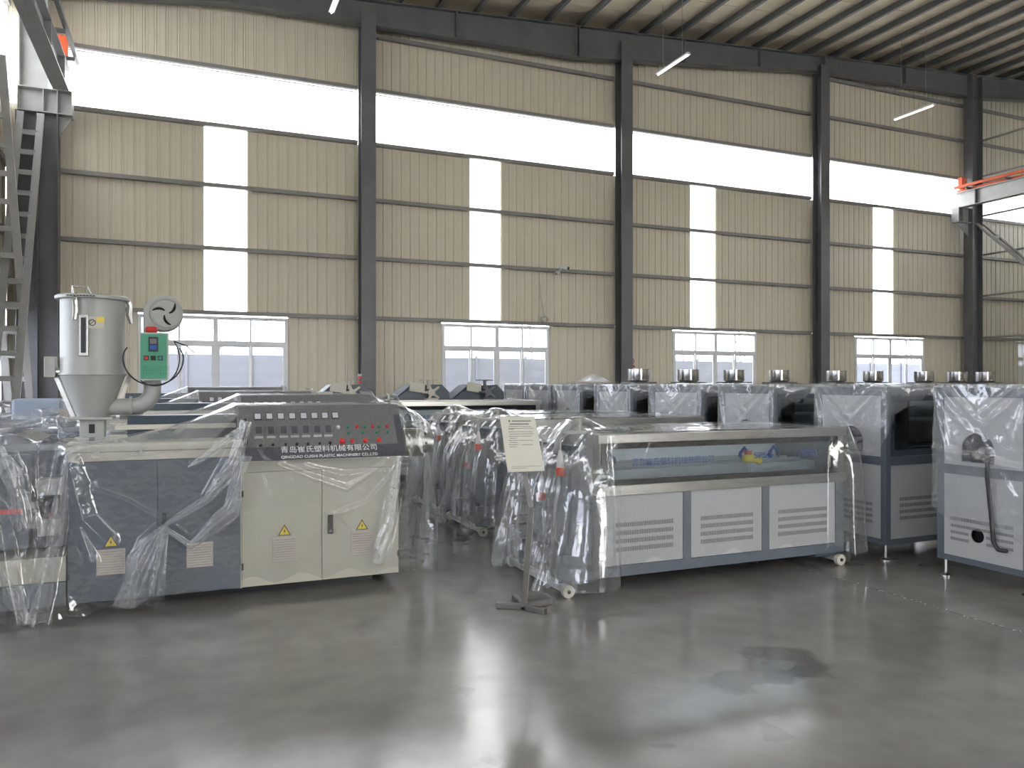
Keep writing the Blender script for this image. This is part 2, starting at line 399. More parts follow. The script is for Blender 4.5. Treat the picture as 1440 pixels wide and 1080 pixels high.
# windows
def window(n, x0, x1):
    wr = sroot('window_%d' % n, ((x0 + x1) / 2, YB, ZS)); z0, z1, zt = ZS, 3.13, 2.55; y0, y1 = YB - .03, YB + .06
    f = MB(); t = .07
    f.box(x0, x0 + t, y0, y1, z0, z1); f.box(x1 - t, x1, y0, y1, z0, z1); f.box(x0 + t, x1 - t, y0, y1, z0, z0 + t); f.box(x0 + t, x1 - t, y0, y1, z1 - t, z1)
    f.build('window_frame', 'white_frame', wr, .004)
    box('transom', 'white_frame', wr, x0 + t, x1 - t, y0 + .01, y1, zt - .045, zt + .045)
    xm = (x0 + x1) / 2; box('mullion', 'white_frame', wr, xm - .045, xm + .045, y0 + .005, y1, z0 + t, z1 - t)
    q = (x1 - x0 - 2 * t) / 4
    for k in range(4):
        a = x0 + t + k * q; b = a + q; a += .045 if k == 2 else 0; b -= .045 if k == 1 else 0
        if k in (0, 2): box('glazing_bar', 'white_frame', wr, b - .02, b + .02, y0 + .01, y1 - .01, zt + .045, z1 - t)
        box('pane', 'window_glass', wr, a + (.021 if k in (1, 3) else 0), b - (.021 if k in (0, 2) else 0), YB + .01, YB + .016, zt + .046, z1 - t)
        sa = MB(); dy = .0 if k % 2 else .03; s = .04; lo, hi = z0 + t, zt - .045
        sa.box(a, a + s, YB - .01 + dy, YB + .015 + dy, lo, hi); sa.box(b - s, b, YB - .01 + dy, YB + .015 + dy, lo, hi)
        sa.box(a + s, b - s, YB - .01 + dy, YB + .015 + dy, lo, lo + s); sa.box(a + s, b - s, YB - .01 + dy, YB + .015 + dy, hi - s, hi)
        so = sa.build('sash', 'white_frame', wr)
        box('pane', 'window_glass', so, a + s, b - s, YB + dy, YB + .005 + dy, lo + s, hi - s)
        if k == 0: box('latch', 'white_frame', so, b - .03, b - .008, YB - .04, YB - .011, 1.8, 1.9)
    return wr
for i, (a, b) in enumerate(WIN): window(i + 1, a * 18, b * 18)

# side walls and the wall behind the camera
wl = sroot('wall_left', (XL, (YF + YB) / 2, 0))
zl = zroof(XL) + .1
LW = [(-5.2, -2.2), (0.8, 3.8), (6.2, 9.2), (10.2, 12.8), (15.9, 17.45)]; prev = YF  # all but the last window are out of view, added for side light
for (a, b) in LW:
    panels(wl, (XL, prev), PI / 2, a - prev, 0, 3.2); panels(wl, (XL, a), PI / 2, b - a, 0, 1.0); prev = b
panels(wl, (XL, prev), PI / 2, YB - prev, 0, 3.2); panels(wl, (XL, YF), PI / 2, YB - YF, 3.2, ZC0 - .02)
panels(wl, (XL, YF), PI / 2, YB - YF, ZC0, ZC1 + .6, mesh=PANEL_T, name='translucent_panel'); panels(wl, (XL, YF), PI / 2, YB - YF, ZC1 + .62, zl)
for z in GZ + [ZC0, ZC1 + .6]:
    MB().box(XL + .02, XL + .12, YF, YB - .2, z - .05, z + .05).build('girt', 'girt_steel', wl)
for i, (a, b) in enumerate(LW):
    wn = sroot('window_%d' % (9 - i), (XL, (a + b) / 2, 1.0)); f = MB(); m_ = (a + b) / 2
    f.box(XL - .03, XL + .04, a, a + .07, 1.0, 3.15); f.box(XL - .03, XL + .04, b - .07, b, 1.0, 3.15); f.box(XL - .03, XL + .04, a + .07, b - .07, 1.0, 1.07); f.box(XL - .03, XL + .04, a + .07, b - .07, 3.08, 3.15); f.box(XL - .03, XL + .04, m_ - .03, m_ + .03, 1.07, 3.08)
    f.build('window_frame', 'white_frame', wn)
    for c, d in ((a + .07, m_ - .03), (m_ + .03, b - .07)): box('pane', 'window_glass', wn, XL, XL + .005, c, d, 1.07, 3.08)
g2 = box('outdoor_yard', 'outdoor_ground', None, -40, XL - .05, -20, 18.1, -.3, -.2); struct(g2)
g3 = box('outdoor_apron', 'outdoor_ground', None, -40, 60, -40, YF - .05, -.3, -.2); struct(g3)
wf = sroot('wall_front', ((XL + XO) / 2, YF, 0))  # out of view; doorway gap and clerestory added to light the machine fronts
panels(wf, (XO, YF), PI, XO - 9.8, 0, ZC0 - .02, pitch=1.1); panels(wf, (5.6, YF), PI, 5.6 - XL, 0, ZC0 - .02, pitch=1.1)
sheets(wf, (XO, YF), PI, XO - XL, ZC0, ZC1, 2.3); panels(wf, (9.8, YF), PI, 4.2, 5.0, ZC0 - .02, pitch=1.05); panels(wf, (XO, YF), PI, XO - XL, ZC1, 10, pitch=1.1, zf=lambda x: zroof(x) + .1)
wo = sroot('wall_outer', (XO, (YF + YB) / 2, 0))
panels(wo, (XO, YB), -PI / 2, YB - YF, 0, ZC0 - .02, pitch=1.1); sheets(wo, (XO, YB), -PI / 2, YB - YF, ZC0, ZC1, 2.6); panels(wo, (XO, YB), -PI / 2, YB - YF, ZC1, zroof(XO) + .2, pitch=1.1)
# glazed partition on the right
wr = sroot('wall_right', (XR, 12, 0)); PY = [17.75, 16.1, 14.2, 12.3, 10.4, 8.5, 6.6]; PZ = [0, 1.6, 3.2, 4.6, 5.97, 7.28, 8.6, 9.8, 11.85]
for y in PY[1:]: box('mullion', 'girt_steel', wr, XR + .10, XR + .16, y - .03, y + .03, 0, 11.85)
for z in PZ[2:-1]: box('rail', 'girt_steel', wr, XR + .06, XR + .10, PY[-1], PY[0], z - .03, z + .03)
for i in range(len(PY) - 1):
    for j in range(len(PZ) - 1):
        box('pane', 'partition_glass', wr, XR + .125, XR + .131, PY[i + 1] + .032, PY[i] - .032, PZ[j] + .01, PZ[j + 1] - .01)

# roof
ce = sroot('ceiling', (0, 0, 10))
TH = math.atan(.072)
for i in range(26):
    y0 = YF + i * 1.0; b = MB(); th = .06
    za, zb = zroof(XL - .3) + .23, zroof(XO) + .23
    b.prism([(XL - .3, za), (XO, zb), (XO, zb + th), (XL - .3, za + th)], 'y', y0 + .001, y0 + 1.0 - .001); b.build('roof_sheet', 'roof_sheet', ce)
    b = MB(); b.prism([(XL - .3, za - .02), (XO, zb - .02), (XO, zb), (XL - .3, za)], 'y', y0 - .02, y0 + .02); b.build('roof_seam', 'roof_sheet', ce)
for i in range(36):
    x = XL + .25 + i * .96; z = zroof(x)
    if x > XO - .1: break
    b = MB(); b.box(x - .012, x + .012, YF, YB - .05, z, z + .205); b.box(x - .075, x - .012, YF, YB - .05, z, z + .018); b.box(x + .012, x + .075, YF, YB - .05, z + .187, z + .205)
    b.build('purlin', 'dark_steel', ce)

# ------------------------------------------------------------------ steel frame (things)
def hcol(b, x, y, z0, z1, wd=.34, dp=.34, t=.022):
    b.box(x - wd / 2, x + wd / 2, y - dp / 2, y - dp / 2 + t, z0, z1); b.box(x - wd / 2, x + wd / 2, y + dp / 2 - t, y + dp / 2, z0, z1); b.box(x - t / 2, x + t / 2, y - dp / 2 + t, y + dp / 2 - t, z0, z1)
cols = [('charcoal steel column between the first and second gable bays, next to the widest window', 1), ('charcoal steel column beside the no smoking sign', 2), ('charcoal steel column between the third and fourth gable bays', 3)]
for lab, k in cols:
    x = S0 + BAY * k; t = thing('steel_column', (x, 17.66, 0), lab, 'column', 'gable wall columns')
    b = MB(); hcol(b, x, 17.66, .03, zroof(x) - .3); b.build('shaft', 'dark_steel', t)
    box('base_plate', 'dark_steel', t, x - .25, x + .25, 17.46, 17.86, 0, .03)
# rafter over the gable wall: tapered web, flanges
def rafter():
    R = [(-3.2, .66), (.84, .42), (9.25, .80), (17.65, .44), (24.45, .74), (30.8, .5)]
    t = thing('roof_rafter', (10, 17.66, 9), 'long tapered charcoal steel rafter running under the roof along the gable wall', 'beam')
    for (xa, da), (xb, db) in zip(R[:-1], R[1:]):
        za, zb = zroof(xa), zroof(xb)
        MB().prism([(xa, za - da), (xb, zb - db), (xb, zb - .02), (xa, za - .02)], 'y', 17.65, 17.67).build('web', 'dark_steel', t)
        MB().prism([(xa, za - da - .02), (xb, zb - db - .02), (xb, zb - db), (xa, za - da)], 'y', 17.53, 17.79).build('bottom_flange', 'dark_steel', t)
        MB().prism([(xa, za - .02), (xb, zb - .02), (xb, zb), (xa, za)], 'y', 17.53, 17.79).build('top_flange', 'dark_steel', t)
    for x in (.84, 6, 9.25, 9.33, 12.6, 15.2, 17.65, 21, 24.1):
        dp = np.interp(x, [r[0] for r in R], [r[1] for r in R]); box('stiffener', 'dark_steel', t, x - .012, x + .012, 17.54, 17.78, zroof(x) - dp, zroof(x) - .02)
rafter()
# corner column, left, with crane bracket
def corner_column(x, y, lab, side, z1, col='dark_steel', step=False):
    t = thing('crane_column', (x, y, 0), lab, 'column')
    b = MB(); dp = .5; wd = .32; tt = .022
    b.box(x - dp / 2, x - dp / 2 + tt, y - wd / 2, y + wd / 2, .03, z1); b.box(x + dp / 2 - tt, x + dp / 2, y - wd / 2, y + wd / 2, .03, z1); b.box(x - dp / 2 + tt, x + dp / 2 - tt, y - .012, y + .012, .03, z1)
    if step:
        b = MB(); c_ = MB(); xl, xr = x - .30, x + .42
        for q in (xl, xr - tt): b.box(q, q + tt, y - wd / 2, y + wd / 2, .03, 6.98)
        b.box(xl + tt, xr - tt, y - .012, y + .012, .03, 6.98); b.box(x + .05, x + .07, y - wd / 2, y + wd / 2, .03, 6.98); b.build('lower_shaft', col, t)
        for q in (x - .25, x + .25 - tt): c_.box(q, q + tt, y - wd / 2, y + wd / 2, 7.46, z1)
        c_.box(x - .25 + tt, x + .25 - tt, y - .012, y + .012, 7.46, z1); c_.build('upper_shaft', 'pale_steel', t)  # upper shaft in paler steel to imitate light falling on it
        k = MB(); k.box(x - .27, x + .66, y - .17, y + .17, 7.44, 7.46); k.box(x - .27, x + .66, y - .17, y + .17, 6.98, 7.0); k.box(x - .27, x + .66, y - .01, y + .01, 7.0, 7.44)
        for q in (x - .27, x + .16, x + .40, x + .645): k.box(q, q + .015, y - .16, y + .16, 7.0, 7.44)
        k.prism([(x + .42, 6.98), (x + .66, 6.98), (x + .42, 6.55)], 'y', y - .01, y + .01); k.build('crane_bracket', 'pale_steel', t); box('base_plate', col, t, xl - .05, xr + .05, y - .25, y + .25, 0, .03); return t
    b.build('shaft', col, t); box('base_plate', col, t, x - .32, x + .32, y - .25, y + .25, 0, .03)
    xa = x + side * dp / 2; xb = x + side * (dp / 2 + .62); lo, hi = min(xa, xb), max(xa, xb)
    k = MB(); k.box(lo, hi, y - .14, y + .14, 7.44, 7.46); k.box(lo, hi, y - .14, y + .14, 6.98, 7.0); k.box(lo, hi, y - .01, y + .01, 7.0, 7.44)
    for q in (.40, .61): xx = xa + side * q; k.box(min(xx, xx + side * .015), max(xx, xx + side * .015), y - .13, y + .13, 7.0, 7.44)
    k.prism([(xa, 6.98), (xb, 6.98), (xa, 6.55)], 'y', y - .01, y + .01); k.build('crane_bracket', 'grey_steel', t)
    return t
corner_column(-2.75, 17.62, 'dark steel corner column with a grey crane bracket beside the tall lattice bracing', 1, zroof(-3) - .3, step=True)
corner_column(-2.98, 12.25, 'grey steel wall column whose crane bracket shows under the roof corner', 1, zroof(-3) - .3, 'grey_steel')
corner_column(24.2, 17.62, 'dark steel corner column at the glazed partition with crane bracket and orange rail end', -1, zroof(24.2) - .05)

def crane_beam(x, lab, side, y0, col):
    t = thing('crane_runway_beam', (x, y0, 7.46), lab, 'beam', 'crane runway beams')
    MB().box(x - .14, x + .14, y0, 17.75, 7.46, 7.48).box(x - .14, x + .14, y0, 17.75, 7.94, 7.96).box(x - .009, x + .009, y0, 17.75, 7.48, 7.94).build('beam', col, t)
    y = y0 + .8
    while y < 17.7: box('stiffener', 'dark_steel' if side < 0 else col, t, x - .13, x + .13, y - .012, y + .012, 7.48, 7.94); y += 1.6
    box('crane_rail', 'orange_paint' if side < 0 else 'dark_steel', t, x - .03, x + .03, y0, 17.7, 7.96, 8.06)
    xx = x + side * .28; box('conductor_rail', 'orange_paint' if side < 0 else 'dark_steel', t, xx - .035, xx + .035, y0, 17.6, 8.05, 8.13)
    y = y0 + .5
    while y < 17.6: box('rail_hanger', 'dark_steel', t, min(x, xx), max(x, xx), y - .02, y + .02, 7.97, 8.045); y += 1.3
    b = MB(); b.box(x - .12, x + .12, 17.45, 17.6, 8.06, 8.55 if side > 0 else 8.45); b.build('end_stop', 'orange_paint', t, .01)
crane_beam(-2.28, 'grey crane runway beam on the bracket over the lattice bracing', 1, 5.0, 'grey_steel')
crane_beam(23.55, 'pale crane runway beam topped by an orange rail along the glazed partition', -1, 5.0, 'pale_steel')

# battened X bracing
def lattice(xa, xb, A, B, lab, col='grey_steel', step=.45):
    """two channels at x = xa and xb from A=(y,z) to B=(y,z) joined by battens"""
    t = thing('lattice_brace', ((xa + xb) / 2, (A[0] + B[0]) / 2, min(A[1], B[1])), lab, 'brace', 'battened cross bracing')
    for x in (xa, xb): MB().bar((x, *A), (x, *B), .055, .12, (1, 0, 0)).build('channel', col, t)
    n = int(math.hypot(B[0] - A[0], B[1] - A[1]) / step)
    for i in range(1, n):
        q = i / n; y = A[0] + (B[0] - A[0]) * q; z = A[1] + (B[1] - A[1]) * q
        MB().bar((min(xa, xb) + .03, y, z), (max(xa, xb) - .03, y, z), .05, .09).build('batten', col, t)
lattice(-2.60, -2.94, (17.35, 6.9), (14.55, .45), 'grey lattice brace falling from the left crane bracket towards the floor', 'grey_steel')
lattice(-2.71, -3.05, (14.45, 6.9), (17.25, .45), 'grey lattice brace rising from the foot of the left corner column', 'pale_steel')
lattice(24.05, 24.4, (17.4, 6.95), (13.6, 3.2), 'dark lattice brace falling from the right crane bracket', 'girt_steel', .7)
lattice(24.05, 24.4, (17.0, .3), (13.6, 3.1), 'dark lattice brace rising beside the glazed partition', 'girt_steel', .7)

# outside, seen through the panes
g = box('outdoor_ground', 'outdoor_ground', None, -30, 60, 18.1, 60, -.3, -.2); struct(g)
fn = thing('boundary_fence', (10, 27, -.2), 'pale blue-grey boundary fence seen through the gable windows', 'fence')
for i in range(34):
    x = -20 + i * 2; box('fence_panel', 'fence_paint', fn, x + .02, x + 1.98, 27, 27.06, -.2, 2.62); box('fence_post', 'fence_paint', fn, x - .04, x + .04, 26.95, 27.1, -.2, 2.7)
def tree(x, y, h, seed, lab):
    r = random.Random(seed); t = thing('bare_tree', (x, y, -.2), lab, 'tree', 'bare trees beyond the fence')
    MB().tube([(x, y, -.2), (x + .1, y, h * .4), (x - .05, y, h * .75)], [.09, .06, .025], 6).build('trunk', 'bark', t)
    b = MB()
    for i in range(38):
        z = h * r.uniform(.3, .75); a = r.uniform(0, 2 * PI); ln = h * r.uniform(.12, .3); p = Vector((x, y, z)); q = p + Vector((math.cos(a) * ln * .6, math.sin(a) * ln * .6, ln * .7))
        b.tube([p, q], [.018, .008], 4)
        for j in range(3):
            s = p.lerp(q, r.uniform(.4, 1)); a2 = r.uniform(0, 2 * PI); l2 = ln * .5; b.tube([s, s + Vector((math.cos(a2) * l2 * .6, math.sin(a2) * l2 * .6, l2 * .8))], [.008, .004], 3)
    b.build('branches', 'bark', t)
for k, (px, lab) in enumerate(((310, 'bare tree beyond the fence behind the widest window'), (225, 'slim bare tree beyond the fence behind the hopper window'), (745, 'bare tree beyond the fence in the second window'), (960, 'bare tree beyond the fence at one side of the third window'), (1040, 'bare tree beyond the fence at the other side of the third window'), (1280, 'bare tree beyond the fence in the window by the glazed partition'))):
    p = onY(px, 480, 31 + 3 * (k % 2)); tree(p[0], p[1], 5.2 + k % 3, k, lab)

# ================================================================== MACHINES
def louvre(parent, x, y, z, wd, ht, m='cream_grille', n=10):
    """square louvred vent on a face looking towards -Y"""
    v = MB().box(x - wd / 2, x + wd / 2, y - .008, y, z - ht / 2, z + ht / 2).build('vent_grille', m, parent, .002)
    b = MB()
    for i in range(n):
        zz = z - ht / 2 + ht * (i + .5) / n; b.prism([(y - .008, zz - ht / n * .32), (y - .018, zz - ht / n * .32), (y - .008, zz + ht / n * .25)], 'x', x - wd * .46, x + wd * .46)
    b.build('louvres', m, v)
    b = MB()
    for i in range(n): zz = z - ht / 2 + ht * (i + .5) / n; b.box(x - wd * .45, x + wd * .45, y - .0095, y - .008, zz - ht / n * .48, zz - ht / n * .30)
    b.build('louvre_shade', 'slot_dark', v); return v  # dark strips paint in the shade between the louvres
def warning(parent, x, y, z, s):
    w_ = MB().prism([(x - s / 2, z), (x + s / 2, z), (x, z + s * .87)], 'y', y - .002, y).build('warning_sign', 'text_black', parent)
    k = .78; c = z + s * .29
    MB().prism([(x - s / 2 * k, c + (z - c) * k), (x + s / 2 * k, c + (z - c) * k), (x, c + (z + s * .87 - c) * k)], 'y', y - .004, y - .002).build('warning_face', 'yellow', w_)
    MB().prism([(x + s * .04, z + s * .60), (x - s * .08, z + s * .30), (x, z + s * .32), (x - s * .05, z + s * .12), (x + s * .09, z + s * .38), (x + s * .01, z + s * .37)], 'y', y - .0055, y - .004).build('bolt_mark', 'text_black', w_)
def slots(parent, face, pos, u0, u1, v0, v1, rows, n, th=.0015):
    """perforated vent: rows of small dark slots on a face; face 'y' looks to -Y, 'x' looks to -X"""
    for r in range(rows):
        b = MB(); vc = v0 + (v1 - v0) * (r + .5) / rows; h = (v1 - v0) / rows * .27; du = (u1 - u0) / n
        for i in range(n):
            a = u0 + du * (i + .2); c = a + du * .6
            if face == 'y': b.box(a, c, pos - th, pos, vc - h, vc + h)
            else: b.box(pos - th, pos, a, c, vc - h, vc + h)
        b.build('vent_row', 'slot_dark', parent)

# ------------------------------------------------------------------ extruder
def extruder():
    y = 6.25
    t = thing('plastic_extruder', (0, 6.75, 0), 'x', 'machine', 'plastic extruders with slanted control consoles')
    box('plinth', 'black', t, -1.85, 1.45, 6.45, 7.15, 0, .08)
    # core carcass
    box('carcass', 'machine_blue', t, -.78, .39, y + .02, 7.25, .08, 1.16)
    box('carcass', 'machine_cream', t, .39, 1.63, y + .02, 7.25, .08, 1.06)
    box('side_seam', 'machine_cream', t, .385, .395, y - .002, y + .02, .08, 1.06)
    for a, b_ in ((-.775, -.197), (-.193, .383)):
        d = box('cabinet_door', 'machine_blue', t, a, b_, y, y + .02, .085, 1.09, bevel=.003)
        xc = (a + b_) / 2 + .02; xc = onY(156, 790, y)[0] if a < -.5 else onY(281, 780, y)[0]
        louvre(d, xc, y, .365, .185, .185)
        if a < -.5: warning(d, xc, y, .472, .10)
        if a > -.5:
            h = box('door_handle', 'black', d, -.165, -.135, y - .022, y, .58, .70, bevel=.004)
        for zz in (.25, .85): box('hinge', 'machine_navy', d, (a - .002) if a < -.5 else b_ - .012, (a + .012) if a < -.5 else b_ + .002, y - .012, y, zz, zz + .06)
    box('top_band', 'warm_white', t, -.775, .38, y, y + .02, 1.095, 1.155)
    box('top_rail', 'machine_cream', t, -.80, .40, y - .015, 7.27, 1.16, 1.22, bevel=.006)
    MB().cyl((-.70, y, 1.125), (-.70, y - .03, 1.125), .018).build('fitting', 'stainless', t)
    for a, b_ in ((.396, .998), (1.002, 1.625)):
        d = box('cabinet_door', 'machine_cream', t, a, b_, y, y + .02, .085, .965, bevel=.003)
        px = 400 if a < .5 else 509; xc = onY(px, 770, y)[0]
        louvre(d, xc, y, .355, .18, .19); warning(d, xc, y, .462, .10)
        if a > .9:
            h = box('door_handle', 'black', d, 1.045, 1.085, y - .02, y, .45, .60, bevel=.004); box('key_lock', 'chrome', h, 1.055, 1.075, y - .024, y - .02, .465, .485)
        for zz in (.22, .78): box('hinge', 'black', d, a - .004 if a < .5 else b_ - .01, a + .01 if a < .5 else b_ + .004, y - .012, y, zz, zz + .05)
    box('door_head', 'machine_cream', t, .392, 1.628, y + .004, y + .02, .97, 1.055)
    # console
    yb, yt, zb, zt = 6.17, 6.45, 1.06, 1.476; xa, xb = .38, 1.67
    con = MB().prism([(yb, zb), (yb + .01, zb + .0), (7.0, zb), (7.0, zt), (yt, zt)], 'x', xa, xb).build('control_console', 'console_grey', t, .006)
    sl = math.hypot(yt - yb, zt - zb); ex = Vector((1, 0, 0)); ev = Vector((0, (yt - yb) / sl, (zt - zb) / sl)); en = ex.cross(ev)   # outward is -en or en
    if en.y > 0: en = -en
    M = Matrix((( 1, 0, 0, xa), (0, ev.y, en.y, yb), (0, ev.z, en.z, zb), (0, 0, 0, 1)))
    Wd = xb - xa
    def U(x): return (x - 20) / 1372 * Wd
    def V(y_): return (1 - y_ / 460) * sl
    def cb(name, m, x0, x1, y0, y1, d=.004, d0=0, par=con):
        return MB(M).box(U(x0), U(x1), V(y1), V(y0), d0, d).build(name, m, par)
    for a, c, e, f_ in ((22, 1390, 352, 459), (1335, 1390, 95, 352)): cb('dark_trim', 'console_dark', a, c, e, f_, .0015)
    for gx in (25, 128, 795, 870, 1285): cb('panel_line', 'slot_dark', gx, gx + 3, 30, 350, .002)
    for x in (170, 265, 358, 452, 547, 638, 727, 817):
        m = cb('meter', 'console_dark', x - 30, x + 30, 66, 124, .007); cb('meter_face', 'meter_white', x - 23, x + 23, 73, 117, .009, .007, m)
    for x in (173, 270, 372, 462, 555, 650, 742):
        d = cb('temperature_controller', 'slot_dark', x - 33, x + 33, 175, 256, .008); cb('display', 'console_dark', x - 25, x + 25, 183, 245, .010, .008, d); cb('name_strip', 'pale_steel', x - 36, x + 33, 258, 278, .003)
        k = MB(M); k.lathe([(.011, 0), (.009, .014)], (U(x + 8), V(335), 0), 10); k.build('rotary_knob', 'black', con)
    for x, y_, m, r in [(830, 200, 'meter_white', .013)] + [(x, 200, 'green' if i % 2 == 0 else 'red', .012) for i, x in enumerate((915, 992, 1062, 1130, 1190, 1260))] + [(x, 252, 'green', .011) for x in (915, 1040, 1160, 1260)] + [(850, 320, 'red', .021), (935, 322, 'red', .015), (1050, 322, 'red', .017), (1170, 320, 'red', .017)]:
        k = MB(M); k.lathe([(r * 1.25, 0), (r * 1.25, .004), (r, .004), (r * .9, .018)], (U(x), V(y_), 0), 14); k.build('push_button', m, con)
    k = MB(M); k.tube([(U(68), V(330), .0), (U(68), V(320), .035), (U(68), V(135), .035), (U(68), V(125), 0)], .011, 8); k.build('grab_handle', 'black', con)
    o = Vector((xa, yb, zb)) + en * .0025
    for s_, y_, wd_, sz in (('青岛崔氏塑料机械有限公司', 398, .755, .062), ('QINGDAO CUISHI PLASTIC MACHINERY CO.,LTD', 447, .755, .034)):
        p = o + ex * U(338) + ev * V(y_); text(s_, sz, 'text_white', con, p, ex, ev, wd_)
    b = MB(M); r_ = random.Random(5)
    for i in range(26): x = 455 + i * 19; b.box(U(x), U(x + r_.uniform(8, 15)), V(24), V(12), 0, .002)
    b.build('caption_strip', 'slot_dark', con)
    # barrel guard and rails on top
    g_ = MB().prism([(6.62, 1.22), (7.02, 1.22), (7.02, 1.34), (6.95, 1.40), (6.69, 1.40), (6.62, 1.34)], 'x', -.42, .55).build('barrel_guard', 'machine_navy', t)
    for yy, zz in ((6.60, 1.30), (7.06, 1.36)): box('guard_rail', 'warm_white', t, -.5, .37, yy - .03, yy + .03, zz, zz + .035)
    # drive end
    box('gear_case', 'machine_blue', t, -1.85, -.79, 6.42, 7.2, .47, 1.17, bevel=.01)
    box('drive_base', 'machine_blue', t, -1.85, -.785, y, 7.2, .08, .25, bevel=.003)
    box('drive_band', 'machine_cream', t, -1.85, -.785, y - .005, 7.2, .255, .43, bevel=.003)
    fp = box('drive_panel', 'machine_blue', t, -1.85, -1.02, y + .06, y + .17, .50, 1.15, bevel=.006)
    box('red_label', 'red', fp, -1.22, -1.06, y + .056, y + .06, .74, .775); box('rating_plate', 'pale_steel', fp, -1.6, -1.3, y + .056, y + .06, .56, .72)
    for x in (-1.2, -1.08): MB().cyl((x, y + .06, .66), (x, y + .03, .66), .03).build('hose_port', 'black', fp)
    for zz, m in ((.93, 'pale_steel'), (.80, 'black'), (.64, 'pale_steel')): box('junction_box', m, t, -.97, -.82, y + .06, y + .16, zz - .07, zz + .05, bevel=.006)
    # die at the other end
    d = MB(); d.cyl((1.63, 6.8, 1.12), (1.82, 6.8, 1.12), .07, n=20); d.build('barrel_neck', 'stainless', t, smooth=True)
    d = MB(); d.cyl((1.80, 6.8, 1.12), (1.98, 6.8, 1.12), .13, n=28); d.cyl((1.98, 6.8, 1.12), (2.07, 6.8, 1.12), .10, n=28); dd = d.build('die_head', 'stainless', t, smooth=True)
    for k in range(8):
        a = k * PI / 4; MB().cyl((1.97, 6.8 + .112 * math.cos(a), 1.12 + .112 * math.sin(a)), (2.0, 6.8 + .112 * math.cos(a), 1.12 + .112 * math.sin(a)), .013, n=6).build('bolt', 'black', dd)
    return t
EX = 'plastic extruders with slanted control consoles'
e1 = extruder(); e1['label'] = 'blue and cream extruder carrying the grey hopper, slanted console with company lettering'
e2 = copy_tree(e1, (.12, 6.75 + 1.64, 0), 'extruder directly behind the one with the hopper, only console and top showing'); e2.scale = (1, 1, 1.04)
e3 = copy_tree(e1, (-.245, 6.75 + 3.28, 0), 'third extruder counted back from the one with the hopper, console row of white meters showing'); e3.scale = (1, 1, 1.055)
e4 = copy_tree(e1, (-.36, 6.75 + 5.3, 0), 'last extruder before the widest window, only its console top showing'); e4.scale = (1, 1, 1.085)
t = thing('machine_cabinet', (-1.7, 10.95, 0), 'pale blue-grey machine cabinet standing behind the hopper', 'cabinet')
p = [onY(22, 560, 10.95)[0], onY(92, 560, 10.95)[0]]
box('body', 'machine_grey_blue', t, p[0], p[1], 10.95 - .25, 10.95 + .25, .08, 1.47, bevel=.03); box('front_panel', 'machine_grey_blue', t, p[0] + .03, p[1] - .03, 10.685, 10.70, .14, 1.43, bevel=.004); box('plinth', 'black', t, p[0] + .04, p[1] - .04, 10.75, 11.15, 0, .08)

